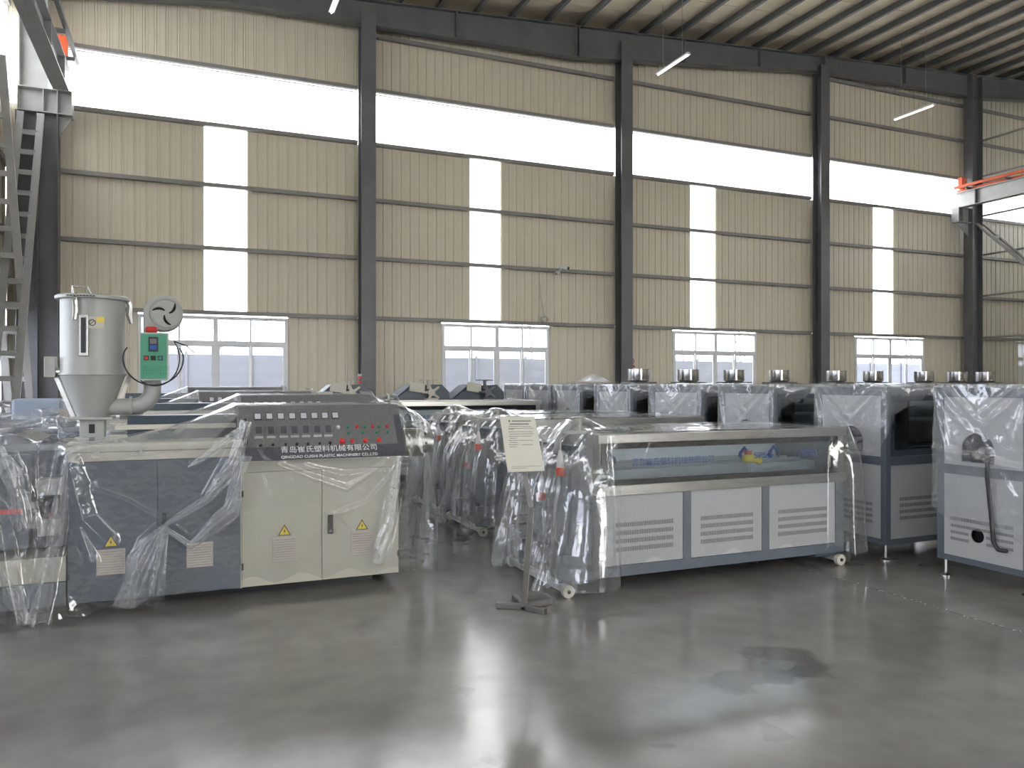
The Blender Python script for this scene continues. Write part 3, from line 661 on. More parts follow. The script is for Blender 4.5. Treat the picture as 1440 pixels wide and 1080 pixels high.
# ------------------------------------------------------------------ hopper dryer on the extruder
def hopper():
    cx, cy = onY(131, 480, 6.82)[:2]; t = thing('hopper_dryer', (cx, cy, 1.22), 'grey cylindrical hopper dryer with green control box standing on the extruder', 'hopper')
    R = .226
    th = MB(); th.box(cx - .085, cx + .085, cy - .085, cy + .085, 1.23, 1.38); th.box(cx - .13, cx + .13, cy - .13, cy + .13, 1.22, 1.235); th.box(cx - .15, cx + .15, cy - .15, cy + .15, 1.375, 1.395)
    tt = th.build('throat', 'hopper_paint', t, .003); box('throat_window', 'black', tt, cx - .02, cx + .02, cy - .092, cy - .085, 1.27, 1.34)
    MB().lathe([(.11, 1.395), (.12, 1.42), (R, 1.715), (R + .012, 1.72), (R + .012, 1.735), (R, 1.735), (R, 2.30)], (cx, cy, 0), 48).build('body', 'hopper_paint', t, smooth=True)
    MB().lathe([(R + .03, 2.30), (R + .035, 2.305), (R + .035, 2.325), (R + .02, 2.335), (0.02, 2.345)], (cx, cy, 0), 48).build('lid', 'hopper_paint', t, smooth=True)
    MB().tube([(cx - .12, cy - .18, 2.335), (cx - .12, cy - .18, 2.39), (cx - .02, cy - .18, 2.39), (cx + .01, cy - .18, 2.335)], .009).build('lid_handle', 'chrome', t)
    for a in (-1.95, .05):
        ux, uy = math.cos(a), math.sin(a); px, py = cx + ux * (R + .012), cy + uy * (R + .012)
        c = MB(); c.tube([(px, py, 2.33), (px + ux * .02, py + uy * .02, 2.27), (px + ux * .012, py + uy * .012, 2.2), (px + ux * .03, py + uy * .03, 2.13)], [.016, .02, .022, .015], 8); c.build('lid_clamp', 'chrome', t, smooth=True)
    M = Matrix.Translation((cx, cy, 0)) @ Matrix.Rotation(math.radians(-7), 4, 'Z')
    g_ = MB(M).box(-.045, .02, -R - .02, -R + .02, 1.86, 2.17).build('sight_frame', 'stainless', t, .004); MB(M).box(-.028, .006, -R - .022, -R - .02, 1.885, 2.15).build('sight_glass', 'black', g_)
    s_ = MB(M @ Matrix.Rotation(math.radians(19), 4, 'Z')).box(-.06, .05, -R - .003, -R + .005, 2.07, 2.16).build('warning_sticker', 'paper', t)
    MB(M @ Matrix.Rotation(math.radians(19), 4, 'Z')).box(0, .048, -R - .0045, -R - .003, 2.12, 2.157).build('yellow_block', 'yellow', s_)
    rg = MB(M @ Matrix.Rotation(math.radians(19), 4, 'Z')); rg.tube([(-.032 + .022 * math.cos(k * PI / 8), -R - .004, 2.115 + .022 * math.sin(k * PI / 8)) for k in range(16)], .003, 5, closed=True); rg.bar((-.047, -R - .004, 2.10), (-.017, -R - .004, 2.13), .004, .004); rg.build('prohibition_ring', 'text_black', s_)
    b = MB(M); 
    for i in range(9): b.box(-.12 + i * .022, -.105 + i * .022, -R - .039, -R - .034, 2.31, 2.317)
    b.build('rim_print', 'text_black', t)
    # support legs (bright channels along the cone)
    for sx in (-1, 1):
        MB().bar((cx + sx * (R + .03), cy + .05, 1.72), (cx + sx * .13, cy + .03, 1.39), .07, .03).build('leg_channel', 'stainless', t)
    bx = cx - R - .10; box('side_bracket', 'hopper_paint', t, bx - .0, bx + .075, cy - .05, cy + .05, 1.70, 1.86, bevel=.006)
    MB().cyl((cx - R - .03, cy, 1.74), (cx - R + .02, cy, 1.74), .03).build('bracket_boss', 'chrome', t)
    # hot air elbow, heater duct, blower
    ex_, ez = onY(213, 548, cy)[0], 1.62
    path = [(cx + .10, cy, 1.47), (cx + .28, cy, 1.47)]
    for k in range(9):
        a = -PI / 2 + k * PI / 16; path.append((cx + .28 + .14 * math.cos(a), cy, 1.61 + .14 * math.sin(a)))
    path.append((cx + .42, cy, 1.68))
    e = MB(); e.tube(path, .066, 18); e.build('air_elbow', 'hopper_paint', t, smooth=True)
    MB().cyl((cx + .255, cy, 1.47), (cx + .275, cy, 1.47), .082, n=24).build('elbow_flange', 'hopper_paint', t)
    hx = cx + .42; MB().cyl((hx, cy, 1.68), (hx, cy, 2.03), .075, n=24).build('heater_tube', 'hopper_paint', t, smooth=True)
    # blower volute
    c = onY(230, 441, cy - .05); bl = MB(); r0 = .145
    pts = [(c[0] + r0 * math.cos(a), c[2] + r0 * math.sin(a)) for a in [math.radians(q) for q in range(-110, 181, 12)]] + [(c[0] - r0, c[2] - .17), (c[0] - .05, c[2] - .17)]
    bl.prism(pts, 'y', cy - .12, cy + .06); bb = bl.build('blower', 'hopper_paint', t, .018, seg=3)
    MB().tube([(c[0] + .02 + .112 * math.cos(a), cy - .122, c[2] + .112 * math.sin(a)) for a in [k * PI / 16 for k in range(32)]], .008, 6, closed=True).build('blower_rim', 'hopper_paint', bb, smooth='all')
    for k in range(3):
        a0 = PI / 2 + .5 + k * 2 * PI / 3; q = [(c[0] + .02 + (.02 + .08 * i / 6) * math.cos(a0 + .9 * i / 6), cy - .124, c[2] + (.02 + .08 * i / 6) * math.sin(a0 + .9 * i / 6)) for i in range(7)]
        MB().tube(q, [.004, .007, .009, .010, .010, .008, .004], 6).build('blower_slot', 'dark_void', bb)
    # green control box
    x0, _, z1 = onY(194, 467, cy - .20); x1, _, z0 = onY(237, 535, cy - .20)
    cbx = box('control_box', 'pale_steel', t, x0, x1, cy - .20, cy - .10, z0, z1, bevel=.004); yy = cy - .20
    box('box_face', 'box_green', cbx, x0 + .018, x1 - .012, yy - .004, yy, z0 + .012, z1 - .012)
    xm = (x0 + x1) / 2; box('controller', 'console_dark', cbx, xm - .035, xm + .035, yy - .010, yy - .004, z1 - .15, z1 - .035); box('lcd', 'blue_lcd', cbx, xm - .024, xm + .024, yy - .012, yy - .010, z1 - .135, z1 - .10); box('lcd_top', 'slot_dark', cbx, xm - .024, xm + .024, yy - .012, yy - .010, z1 - .09, z1 - .05)
    for i, m in enumerate(('red', 'black', 'teal')):
        q = xm - .05 + i * .05; bz = z1 - .20; k_ = box('switch_base', 'black', cbx, q - .018, q + .018, yy - .008, yy - .004, bz - .018, bz + .018)
        if i == 1: MB().cyl((q, yy - .008, bz), (q, yy - .02, bz), .014).build('knob', m, k_)
        else: box('switch_cap', m, k_, q - .012, q + .012, yy - .014, yy - .008, bz - .012, bz + .012)
    rr = MB(); r_ = random.Random(9)
    for i in range(5):
        for j in range(9): rr.box(x0 + .035 + j * .02, x0 + .035 + j * .02 + r_.uniform(.008, .016), yy - .005, yy - .004, z0 + .05 + i * .014, z0 + .056 + i * .014)
    rr.build('fine_print', 'green', cbx)
    ax = onY(213, 460, cy - .16); box('alarm_lamp', 'red', t, ax[0] - .045, ax[0] + .045, cy - .19, cy - .125, z1, z1 + .05, bevel=.02)
    # cable loop around the box
    zc = (z0 + z1) / 2 - .01; xc = xm; pts = [(xc + .215 * math.cos(a), cy - .16 - .02 * math.sin(2 * a), zc + (.215 if math.sin(a) < 0 else .16) * math.sin(a)) for a in [math.radians(q) for q in range(150, 400, 10)]]
    MB().tube(pts, .006, 6).build('cable', 'cable_black', t, smooth='all')
    pts = [(xc + .175 * math.cos(a) + .012, cy - .15, zc - .005 + .215 * math.sin(a)) for a in [math.radians(q) for q in range(230, 405, 10)]] + [(xc + .24, cy - .14, zc + .10), (xc + .30, cy - .14, zc + .04)]
    MB().tube(pts, .005, 6).build('cable', 'cable_black', t, smooth='all')
hopper()

# ------------------------------------------------------------------ cooling tank
def tank(x0=2.99, x1=5.54, y0=5.29, y1=6.33):
    t = thing('cooling_tank', ((x0 + x1) / 2, (y0 + y1) / 2, 0), 'x', 'machine', 'steel framed cooling tanks')
    zb, zt = .12, 1.25
    # lower carcass
    box('carcass', 'machine_blue', t, x0, x1, y0 + .02, y1, zb, .765)
    bays = [(onY(851, 700, y0)[0], onY(961, 700, y0)[0]), (onY(972, 700, y0)[0], onY(1072, 700, y0)[0]), (onY(1082, 700, y0)[0], onY(1175, 700, y0)[0])]
    fr = MB(); ed = [x0] + [q for bb in bays for q in bb] + [x1]
    for k in range(0, 8, 2): fr.box(ed[k], ed[k + 1], y0, y0 + .02, .205, .765)
    fr.box(x0, x1, y0, y0 + .02, zb, .205); fr.build('face_frame', 'machine_blue', t)
    for a, b_ in bays:
        pn = box('front_panel', 'machine_white', t, a + .003, b_ - .003, y0 + .004, y0 + .02, .208, .762, bevel=.002)
        wd = b_ - a; slots(pn, 'y', y0 + .004, a + wd * .13, a + wd * .87, .30, .56, 4, 34)
    # steel band, window band, top
    box('steel_band', 'stainless', t, x0 - .01, x1 + .01, y0 - .02, y1 + .02, .765, .845, bevel=.004)
    rim = MB(); rim.box(x0 - .02, x1 + .02, y0 - .02, y0 + .05, 1.18, zt); rim.box(x0 - .02, x1 + .02, y1 - .05, y1 + .02, 1.18, zt); rim.box(x0 - .02, x0 + .10, y0 + .05, y1 - .05, 1.18, zt); rim.box(x1 - .10, x1 + .02, y0 + .05, y1 - .05, 1.18, zt); rim.build('top_rim', 'stainless', t, .004)
    n = 6; lw = (x1 - x0 - .2) / n
    for i in range(n):
        a = x0 + .10 + i * lw; l = box('lid', 'tank_glass', t, a + .004, a + lw - .004, y0 + .05, y1 - .05, 1.225, 1.24); 
    for y, s in ((y0 - .012, 1), (y1 - .01, -1)):
        f_ = MB(); xa, xb = x0 + .01, x1 - .09; f_.box(xa, xb, y - .004, y + .02, .845, .888); f_.box(xa, xb, y - .004, y + .02, 1.135, 1.18); f_.box(xa, xa + .06, y - .004, y + .02, .888, 1.135); f_.box(xb - .06, xb, y - .004, y + .02, .888, 1.135)
        wf_ = f_.build('window_frame', 'dark_void', t); box('pane', 'tank_glass', wf_, xa + .06, xb - .06, y + .007, y + .013, .888, 1.135)
        for x in (xa + .05, xb - .09): box('catch', 'black', wf_, x, x + .04, y - .012, y, .99, 1.04)
    for x, dx in ((x0 + .0, .01), (x1 - .09, .09)):
        for y in (y0, y1 - .05): box('corner_post', 'stainless', t, x, x + dx, y, y + .05, .845, 1.18)
    box('end_plate', 'stainless', t, x0, x0 + .008, y0 + .05, y1 - .05, .845, 1.18); box('end_plate', 'stainless', t, x1 - .008, x1, y0 + .05, y1 - .05, .845, 1.18)
    box('trough', 'inner_tank', t, x0 + .05, x1 - .1, y0 + .25, y1 - .25, .846, .93)
    ym = (y0 + y1) / 2; box('back_liner', 'white_frame', t, x0 + .05, x1 - .1, y1 - .26, y1 - .245, .93, 1.10)
    for k in range(3): MB().cyl((x0 + .1, y0 + .35 + k * .17, .95), (x1 - .2, y0 + .35 + k * .17, .95), .014, n=8).build('spray_pipe', 'inner_tank', t)
    for k in range(5):
        x = x0 + .10 + k * .12 if k < 3 else x1 - .75 + (k - 3) * .35; MB().tube([(x, ym, .93), (x, ym, 1.0), (x + .05, ym, 1.05), (x + .10, ym, 1.0), (x + .10, ym, .93)], .016, 8).build('inner_hose', 'text_blue', t, smooth='all')
    # blue lettering on both glasses
    for y, mir in ((y0 - .0055, False), (y1 + .0035, True)):
        for s_, px, wd, z in (('青岛崔氏塑料机械有限公司', 888, .80, .995), ('SPSG', 1060, .20, 1.01), ('定型机', 1120, .24, 1.01)):
            x = onY(px, 640, y0)[0]
            if mir: x = x0 + x1 - x - wd
            text(s_, .072, 'text_blue', t, (x, y, z), (1, 0, 0), (0, 0, 1), wd, mirror=mir)
    # valve in the tank
    vx = onY(1060, 655, y0 + .12)[0]; v = MB(); v.tube([(vx - .08, y0 + .15, .985), (vx - .03, y0 + .15, 1.0), (vx + .03, y0 + .15, .98), (vx + .09, y0 + .15, .965)], [.03, .045, .03, .035], 10); v.build('yellow_valve', 'yellow', t, smooth='all')
    MB().cyl((vx - .04, y0 + .15, 1.03), (vx - .04, y0 + .15, 1.06), .035).build('valve_wheel', 'red', t); box('valve_support', 'inner_tank', t, vx - .02, vx + .02, y0 + .13, y0 + .17, .846, .97)
    # switch cabinet and cable arm on the left end
    box('end_cabinet', 'machine_navy', t, x0 - .20, x0 - .005, y0 + .10, y1 - .12, .30, 1.16, bevel=.006)
    box('end_door', 'machine_blue', t, x0 - .21, x0 - .20, y0 + .14, ym - .02, .36, 1.12, bevel=.003); box('end_door', 'machine_blue', t, x0 - .21, x0 - .20, ym + .02, y1 - .16, .36, 1.12, bevel=.003)
    am = MB(); am.tube([(x0 + .25, ym + .05, 1.25), (x0 + .22, ym + .04, 1.31), (x0 + .08, ym - .05, 1.335), (x0 - .10, ym - .16, 1.29), (x0 - .22, ym - .24, 1.20), (x0 - .26, ym - .27, 1.10)], .026, 10); am.build('cable_arm', 'grey_hose', t, smooth='all')
    MB().cyl((x0 + .05, ym - .07, 1.25), (x0 + .05, ym - .07, 1.36), .035, n=14).build('arm_post', 'cast_metal', t)
    box('cable_tray', 'grey_steel', t, x0 - .24, x0 + .02, ym - .42, ym - .36, 1.255, 1.275)
    for (yy, zz, xx) in ((ym - .40, 1.03, x0 - .28), (ym - .10, .80, x0 - .30)):
        c = MB().tube([(x0 - .20, yy + .04, 1.25), (xx, yy, 1.22), (xx - .005, yy, zz + .1)], .007, 6).build('power_cable', 'cable_grey', t)
        MB().lathe([(.012, .10), (.022, .06), (.030, -.02), (.030, -.04)], (xx - .005, yy, zz), 16).build('plug_body', 'white_plastic', c, smooth=True); MB().lathe([(.034, -.10), (.036, -.04), (.03, -.035)], (xx - .005, yy, zz), 16).build('plug_tip', 'plug_red', c, smooth=True)
    for k in range(2): MB().tube([(x0 - .21, y0 + .25 + k * .2, .95), (x0 - .27, y0 + .24 + k * .2, .7), (x0 - .26, y0 + .26 + k * .2, .42), (x0 - .19, y0 + .3 + k * .2, .36)], .018, 8).build('water_hose', 'grey_hose', t, smooth='all')
    # rails with rollers under both ends
    for x in (x0 - .28, x1 - .05):
        c = MB(); c.box(x - .03, x + .03, y0 + .02, y1 + .05, .035, .085); rl = c.build('roller_beam', 'pale_steel', t, .004)
        for y in (y0 - .0, y1 + .07):
            w_ = MB(); w_.cyl((x - .0, y - .02, .05), (x, y + .02, .05), .05, n=20); w_.build('roller', 'warm_white', rl, smooth=True); MB().cyl((x, y - .028, .05), (x, y + .028, .05), .015, n=10).build('axle', 'black', rl)
    box('end_leg', 'machine_navy', t, x0 - .30, x0 + .02, y0 + .12, y0 + .18, .085, .30); box('end_leg', 'machine_navy', t, x0 - .30, x0 + .02, y1 - .20, y1 - .14, .085, .30)
    bt = MB().cyl((x1 + .0, y0 + .06, .05), (x1 + .10, y0 + .06, .05), .042, n=18).build('end_roller', 'stainless', t, smooth=True)
    MB().box(x1 - .3, x1 - .02, y0 + .04, y1 - .04, .085, .125).build('cross_beam', 'machine_navy', t)
    return t
t1 = tank(); t1['label'] = 'steel cooling tank with blue lettered window beside the notice stand'
b1 = BASE[t1.name]
def tank_at(x0, y0, lab, sx=1.0):
    L0 = 2.55; c = copy_tree(t1, (x0 + L0 * sx / 2, y0 + .52, 0), lab); c.scale = (sx, 1, 1); return c
t2 = tank_at(3.24, 7.78, 'cooling tank directly behind the one by the notice stand, long steel lid', 1.02)
t3 = tank_at(3.24, 9.25, 'cooling tank third back from the notice stand, film hung with red plugs')
t4 = tank_at(2.95, 11.75, 'last cooling tank, in front of the machines with star handwheels'); t4.scale = (1, 1, 1.10)

# ------------------------------------------------------------------ cabinets in the right-hand row
CX = 5.98
def Yx(px): return onX(px, 540, CX)[1]
MROW = [(Yx(1318) - .80, Yx(1318)), (Yx(1246), Yx(1150)), (Yx(1087), Yx(1014)), (Yx(985), Yx(916)), (Yx(886), Yx(839)), (Yx(815), Yx(781)), (Yx(774), Yx(740)), (Yx(737), Yx(709))]
def cabinet(ya, yb_, ln=2.2, first=False):
    x0, x1 = CX, CX + ln
    t = thing('haul_off_cabinet', ((x0 + x1) / 2, (ya + yb_) / 2, 0), 'x', 'machine', 'white ended machine cabinets in a row')
    f_ = MB(); p = .06
    for x in (x0, x1 - p):
        for y in (ya, yb_ - p): f_.box(x, x + p, y, y + p, .15, 1.62)
    for z, h in ((.15, .05), (.89, .08), (1.54, .08)):
        for y in (ya, yb_ - p): f_.box(x0 + p, x1 - p, y, y + p, z, z + h)
        for x in (x0, x1 - p): f_.box(x, x + p, ya + p, yb_ - p, z, z + h)
    f_.build('frame', 'machine_blue', t)
    yc = (ya + yb_) / 2 + (.04 if first else 0)
    hole = [(yc - .14, 1.0), (yc + .14, 1.0), (yc + .145, 1.04)] + [(yc + .145 * math.cos(a), 1.10 + .145 * math.sin(a)) for a in [k * PI / 12 for k in range(13)]] + [(yc - .145, 1.04)]
    b = MB(); b.hole_panel('x', x0 + .008, .012, ya + p, yb_ - p, .97, 1.54, hole); b.build('end_panel', 'machine_white', t)
    lp = None
    if first:
        hl = [(yc + .0 + .058 * math.cos(k * PI / 10), .40 + .058 * math.sin(k * PI / 10)) for k in range(20)]
        b = MB(); b.hole_panel('x', x0 + .008, .012, ya + p, yb_ - p, .20, .89, hl); lp = b.build('end_panel', 'machine_white', t)
        for (v0, v1) in ((.485, .54), (.43, .475)):
            slots(lp, 'x', x0 + .008, yc - .30, yc + .24, v0, v1, 1, 44)
        for (v0, v1) in ((.375, .42), (.32, .365)):
            slots(lp, 'x', x0 + .008, yc + .075, yc + .24, v0, v1, 1, 14); slots(lp, 'x', x0 + .008, yc - .30, yc - .075, v0, v1, 1, 18)
    else:
        lp = box('end_panel', 'machine_white', t, x0 + .008, x0 + .02, ya + p, yb_ - p, .20, .89); slots(lp, 'x', x0 + .008, yc - .26, yc + .26, .32, .54, 4, 34)
    for z0_, z1_ in ((1.08, 1.22), (1.34, 1.47)): box('pane_light_patch', 'white_frame', t, x0 + .5, x0 + .95, yb_ - .10, yb_ - .09, z0_, z1_); box('pane_light_patch', 'white_frame', t, x0 + 1.2, x0 + 1.6, yb_ - .10, yb_ - .09, z0_, z1_)  # made-up pale sheets imitating light rectangles reflected in the side panes
    # interior: dark caterpillar drive seen through the hole
    box('inner_wall', 'dark_steel', t, x0 + .35, x0 + .37, ya + p, yb_ - p, .97, 1.54); box('lower_lining', 'dark_void', t, x0 + .10, x0 + .12, ya + p, yb_ - p, .2, .89)
    MB().cyl((x0 + .06, yc, 1.10), (x0 + .34, yc, 1.10), .03, n=10).build('guide_tube', 'grey_steel', t)
    # long sides
    for y, s in ((ya + .008, 1), (yb_ - .02, -1)):
        wf_ = MB(); a, c = x0 + p + .01, x1 - p - .01
        wf_.box(a, c, y, y + .012, .975, 1.03); wf_.box(a, c, y, y + .012, 1.49, 1.54); wf_.box(a, a + .05, y, y + .012, 1.03, 1.49); wf_.box(c - .05, c, y, y + .012, 1.03, 1.49); wf_.box((a + c) / 2 - .03, (a + c) / 2 + .03, y, y + .012, 1.03, 1.49)
        wo_ = wf_.build('side_window', 'machine_navy', t)
        for q0, q1 in ((a + .05, (a + c) / 2 - .03), ((a + c) / 2 + .03, c - .05)): box('pane', 'dark_glass', wo_, q0, q1, y + .004, y + .009, 1.03, 1.49)
        box('latch', 'black', wo_, a + .01, a + .05, y - .012 * s + (0 if s > 0 else .012), y + .012 - .012 * s + (-.012 if s > 0 else .012), 1.22, 1.28)
        half = (x0 + x1) / 2
        for q0, q1 in ((x0 + p, half - .005), (half + .005, x1 - p)):
            sp = box('side_panel', 'machine_white', t, q0 + .003, q1 - .003, y, y + .012, .203, .888)
            if s > 0: slots(sp, 'y', y, q0 + .12, q1 - .12, .36, .60, 4, 40)
    box('far_end', 'machine_white', t, x1 - .02, x1 - .008, ya + p, yb_ - p, .20, 1.54); box('top_sheet', 'tank_glass', t, x0, x1, ya, yb_, 1.62, 1.635)  # unseen top sheet, made clear to let light into the cabinet
    for yy, zz in ((ya + .25, 1.2), (ya + .5, 1.3)): box('caterpillar_track', 'inner_tank', t, x0 + .5, x1 - .3, yy - .06, yy + .06, zz - .12, zz + .12, bevel=.03)
    for x in (x0 + .045, x1 - .045):
        for y in (ya + .045, yb_ - .045):
            f2 = MB(); f2.cyl((x, y, .03), (x, y, .15), .012, n=10); f2.lathe([(.048, 0), (.048, .012), (.018, .03)], (x, y, 0), 18); f2.build('levelling_foot', 'chrome', t, smooth=True)
    if first:
        y_, z_ = yc - .105, 1.03
        h = MB(); h.tube([(x0 + .2, y_ + .02, 1.06), (x0 - .02, y_, 1.02), (x0 - .035, y_ - .01, .9), (x0 - .03, y_ - .04, .6), (x0 - .03, y_ - .06, .38), (x0 - .035, y_ - .10, .33), (x0 - .035, y_ - .17, .335)], .017, 8); h.build('drain_hose', 'black', t, smooth='all')
    return t
ORD = ['white ended cabinet with the black drain hose hanging from its rounded opening'] + ['%s white ended cabinet in the row, counting from the one with black hose' % q for q in ('second', 'third', 'fourth', 'fifth', 'sixth', 'seventh', 'eighth')]
cabs = []
for i, (ya, yb_) in enumerate(MROW):
    if i < 2: c = cabinet(ya, yb_, first=(i == 0)); cabs.append(c)
    else:
        y0, y1 = MROW[1]; c = copy_tree(cabs[1], (CX + 1.1, (ya + yb_) / 2, 0)); c.scale = (1, (yb_ - ya) / (y1 - y0), 1); cabs.append(c)
    c['label'] = ORD[i]

# ------------------------------------------------------------------ notice stand
def stand():
    c = onZ(737, 857, 0); t = thing('notice_stand', (c[0], c[1], 0), 'bent steel stand holding a cream notice board with printed rules', 'stand')
    z0 = .022
    ends = [onZ(698, 855, .0), onZ(757, 862, .0), onZ(775, 850, .0), onZ(718, 838, .0)]
    for e in ends:
        d = Vector((e[0] - c[0], e[1] - c[1], 0)); ln = min(max(d.length, .2), .27); d.normalize()
        MB().bar((c[0] + d.x * .02, c[1] + d.y * .02, z0), (c[0] + d.x * ln, c[1] + d.y * ln, z0), .04, .04).build('foot_bar', 'pole_steel', t, .003)
    Z = SA * c[0] + CA * c[1]
    def lift(px, py, k=0): a, b, cc = ray(px, py); d = Z + k; return Vector((a * d, b * d, HC + cc * d))
    kn = lift(747, 714, .05); top = lift(738, 640, .10); base = Vector((c[0], c[1], .02))
    MB().bar(base, kn, .042, .042, (SA, CA, 0)).build('lower_pole', 'pole_steel', t, .003); MB().bar(kn, lift(727, 612, .14), .036, .036, (SA, CA, 0)).build('upper_pole', 'pole_steel', t, .003)
    # board, leaning back, turned a little
    q = [lift(703, 586, .13), lift(752, 586, .13), lift(766, 662, .02), lift(714, 664, .02)]
    n = (q[1] - q[0]).cross(q[3] - q[0]).normalized()
    if n.dot(Vector((SA, CA, 0))) > 0: n = -n
    b = MB(); b.add([p for p in q] + [p - n * .012 for p in q], [(0, 1, 2, 3), (7, 6, 5, 4), (0, 4, 5, 1), (1, 5, 6, 2), (2, 6, 7, 3), (3, 7, 4, 0)]); bd = b.build('notice_board', 'paper', t)
    def P(u, v, h=.0008): a = q[0].lerp(q[1], u); e = q[3].lerp(q[2], u); return a.lerp(e, v) + n * h
    r_ = random.Random(11); pr = MB()
    def dash(u0, u1, v, th): pr.add([P(u0, v), P(u1, v), P(u1, v + th), P(u0, v + th)], [(0, 1, 2, 3)])
    for v, u0, u1, th, st in [(.065, .23, .29, .03, .06), (.07, .33, .84, .022, .045), (.125, .25, .8, .024, .05)]:
        u = u0
        while u < u1: dash(u, u + st * .7, v, th); u += st
    rows = [(.175, .2, .55), (.178, .58, .85), (.21, .2, .9), (.225, .2, .35), (.272, .18, .48), (.274, .5, .86), (.313, .2, .88), (.353, .16, .5), (.355, .52, .82), (.39, .2, .38), (.43, .15, .42), (.433, .45, .83), (.468, .18, .4), (.508, .14, .4), (.512, .5, .8), (.548, .16, .34), (.905, .13, .92), (.935, .13, .55)]
    for v, u0, u1 in rows:
        u = u0
        while u < u1: k = r_.uniform(.02, .05); dash(u, min(u + k, u1), v, .010 if v < .9 else .007); u += k + .012
    pr.build('printed_text', 'text_black', bd)
stand()

# ------------------------------------------------------------------ haul-offs with star handwheels, far row
def star_machine(x0, x1, y, pale, lab):
    t = thing('clamp_haul_off', ((x0 + x1) / 2, y, 0), lab, 'machine', 'haul-off machines with star handwheels')
    box('body', 'machine_navy', t, x0, x1, y - .4, y + .4, .1, 1.36, bevel=.01); box('plinth', 'black', t, x0 + .05, x1 - .05, y - .35, y + .35, 0, .1)
    w_ = x1 - x0
    MB().prism([(x0 - .02, 1.36), (x0 + w_ * .30, 1.62), (x0 + w_ * .86, 1.64), (x1, 1.50), (x1, 1.36)], 'y', y - .25, y + .3).build('hood', 'machine_navy', t, .01)
    MB().prism([(x0 - .03, 1.375), (x0 + w_ * .28, 1.625), (x0 + w_ * .28, 1.64), (x0 - .045, 1.385)], 'y', y - .27, y + .2).build('sloped_flap', 'machine_grey_blue', t)
    m = 'warm_white' if pale else 'dark_steel'; cx, cz, cy = x0 + w_ * .62, 1.50, y - .36
    b = MB(); b.cyl((cx, cy, cz), (cx, cy - .06, cz), .06, n=16)
    for k in range(5):
        a = PI / 2 + .3 + k * 2 * PI / 5; b.tube([(cx, cy - .03, cz), (cx + .17 * math.cos(a), cy - .03, cz + .17 * math.sin(a))], [.03, .02], 8)
    b.build('star_handwheel', m, t, smooth=True)
    MB().cyl((cx, y - .25, cz), (cx, cy, cz), .025, n=10).build('wheel_shaft', 'grey_steel', t)
    h = MB(); h.cyl((cx - .02, y - .28, 1.56), (cx - .02, y - .28, 1.71), .03, n=10); h.build('jack_post', m, t); box('jack_plate', m, t, cx - .16, cx + .13, y - .34, y - .20, 1.71, 1.73, bevel=.004)
    box('wheel_bracket', m, t, cx - .10, cx + .10, y - .45, y - .26, 1.36, 1.40); 
    M = Matrix.Translation((x0 + w_ * .40, y - .285, 1.50)) @ Matrix.Rotation(.16, 4, 'Y') @ Matrix.Rotation(-.25, 4, 'X')
    MB(M).box(-.16, .12, -.02, -.017, 0, .17).build('job_sheet', 'paper', t)
    return t
star_machine(3.35, 4.36, 13.4, True, 'dark blue haul-off with a cream star handwheel and pinned sheet')
star_machine(4.42, 5.42, 13.4, False, 'dark blue haul-off with a dark star handwheel in front of the second window')
star_machine(2.05, 3.0, 13.7, True, 'dark haul-off with a white sheet beside the first gable column')
t = thing('cream_control_box', (2.2, 13.38, 1.36), 'small cream box lying on the haul-off beside the first gable column', 'box')
box('box_body', 'warm_white', t, 2.08, 2.32, 13.31, 13.43, 1.36, 1.50, bevel=.01); box('box_cover', 'paper', t, 2.09, 2.31, 13.32, 13.42, 1.50, 1.52)
t = thing('signal_lamp', (2.93, 14.06, 1.36), 'red and white signal lamp with coiled wire on the dark haul-off', 'lamp')
MB().cyl((2.93, 14.06, 1.36), (2.93, 14.06, 1.66), .02, n=10).build('stem', 'dark_steel', t)
for i, m in enumerate(('red', 'dark_steel', 'red', 'white_plastic')): MB().cyl((2.93, 14.06, 1.66 + i * .045), (2.93, 14.06, 1.70 + i * .045), .035, n=14).build('lens', m, t)
MB().tube([(2.96 + .08 * (1 - math.cos(a)) + a * .008, 14.06, 1.62 + .09 * math.sin(a)) for a in [k * .35 for k in range(40)]], .007, 6).build('coiled_wire', 'dark_steel', t, smooth='all')

# ------------------------------------------------------------------ stainless drums behind the row
drum_names = ['stainless drum nearest the no smoking sign, above the cabinet row'] + ['%s stainless drum above the cabinet row, counted from the no smoking sign' % q for q in ('second', 'third', 'fourth', 'fifth', 'sixth', 'seventh', 'eighth')] + ['stainless drum between the right corner column and the partition brace']
d0 = None
for i, px in enumerate((898, 968, 1032, 1096, 1176, 1228, 1299, 1346, 1386)):
    x = onY(px, 526, 15.4)[0]
    if d0 is None:
        d0 = thing('drum_feeder', (x, 15.4, 0), drum_names[0], 'machine', 'stainless drums on stands'); y = 15.4
        MB().lathe([(.20, 1.70), (.25, 1.73), (.255, 1.75), (.255, 1.98), (.262, 1.985), (.262, 2.0), (.235, 2.0), (.235, 1.78)], (x, y, 0), 36).build('drum', 'chrome', d0, smooth=True)
        for k in range(4):
            a = PI / 4 + k * PI / 2; MB().box(x + .3 * math.cos(a) - .025, x + .3 * math.cos(a) + .025, y + .3 * math.sin(a) - .025, y + .3 * math.sin(a) + .025, 0, 1.66).build('leg', 'dark_steel', d0)
        box('platform', 'dark_steel', d0, x - .30, x + .30, y - .30, y + .30, 1.66, 1.70); MB().lathe([(.10, .55), (.26, 1.0), (.26, 1.64)], (x, y, 0), 28).build('storage_cone', 'stainless', d0, smooth=True); box('motor', 'machine_navy', d0, x - .12, x + .12, y - .12, y + .12, .0, .55, bevel=.02)
    else: copy_tree(d0, (x, 15.4, 0), drum_names[i])

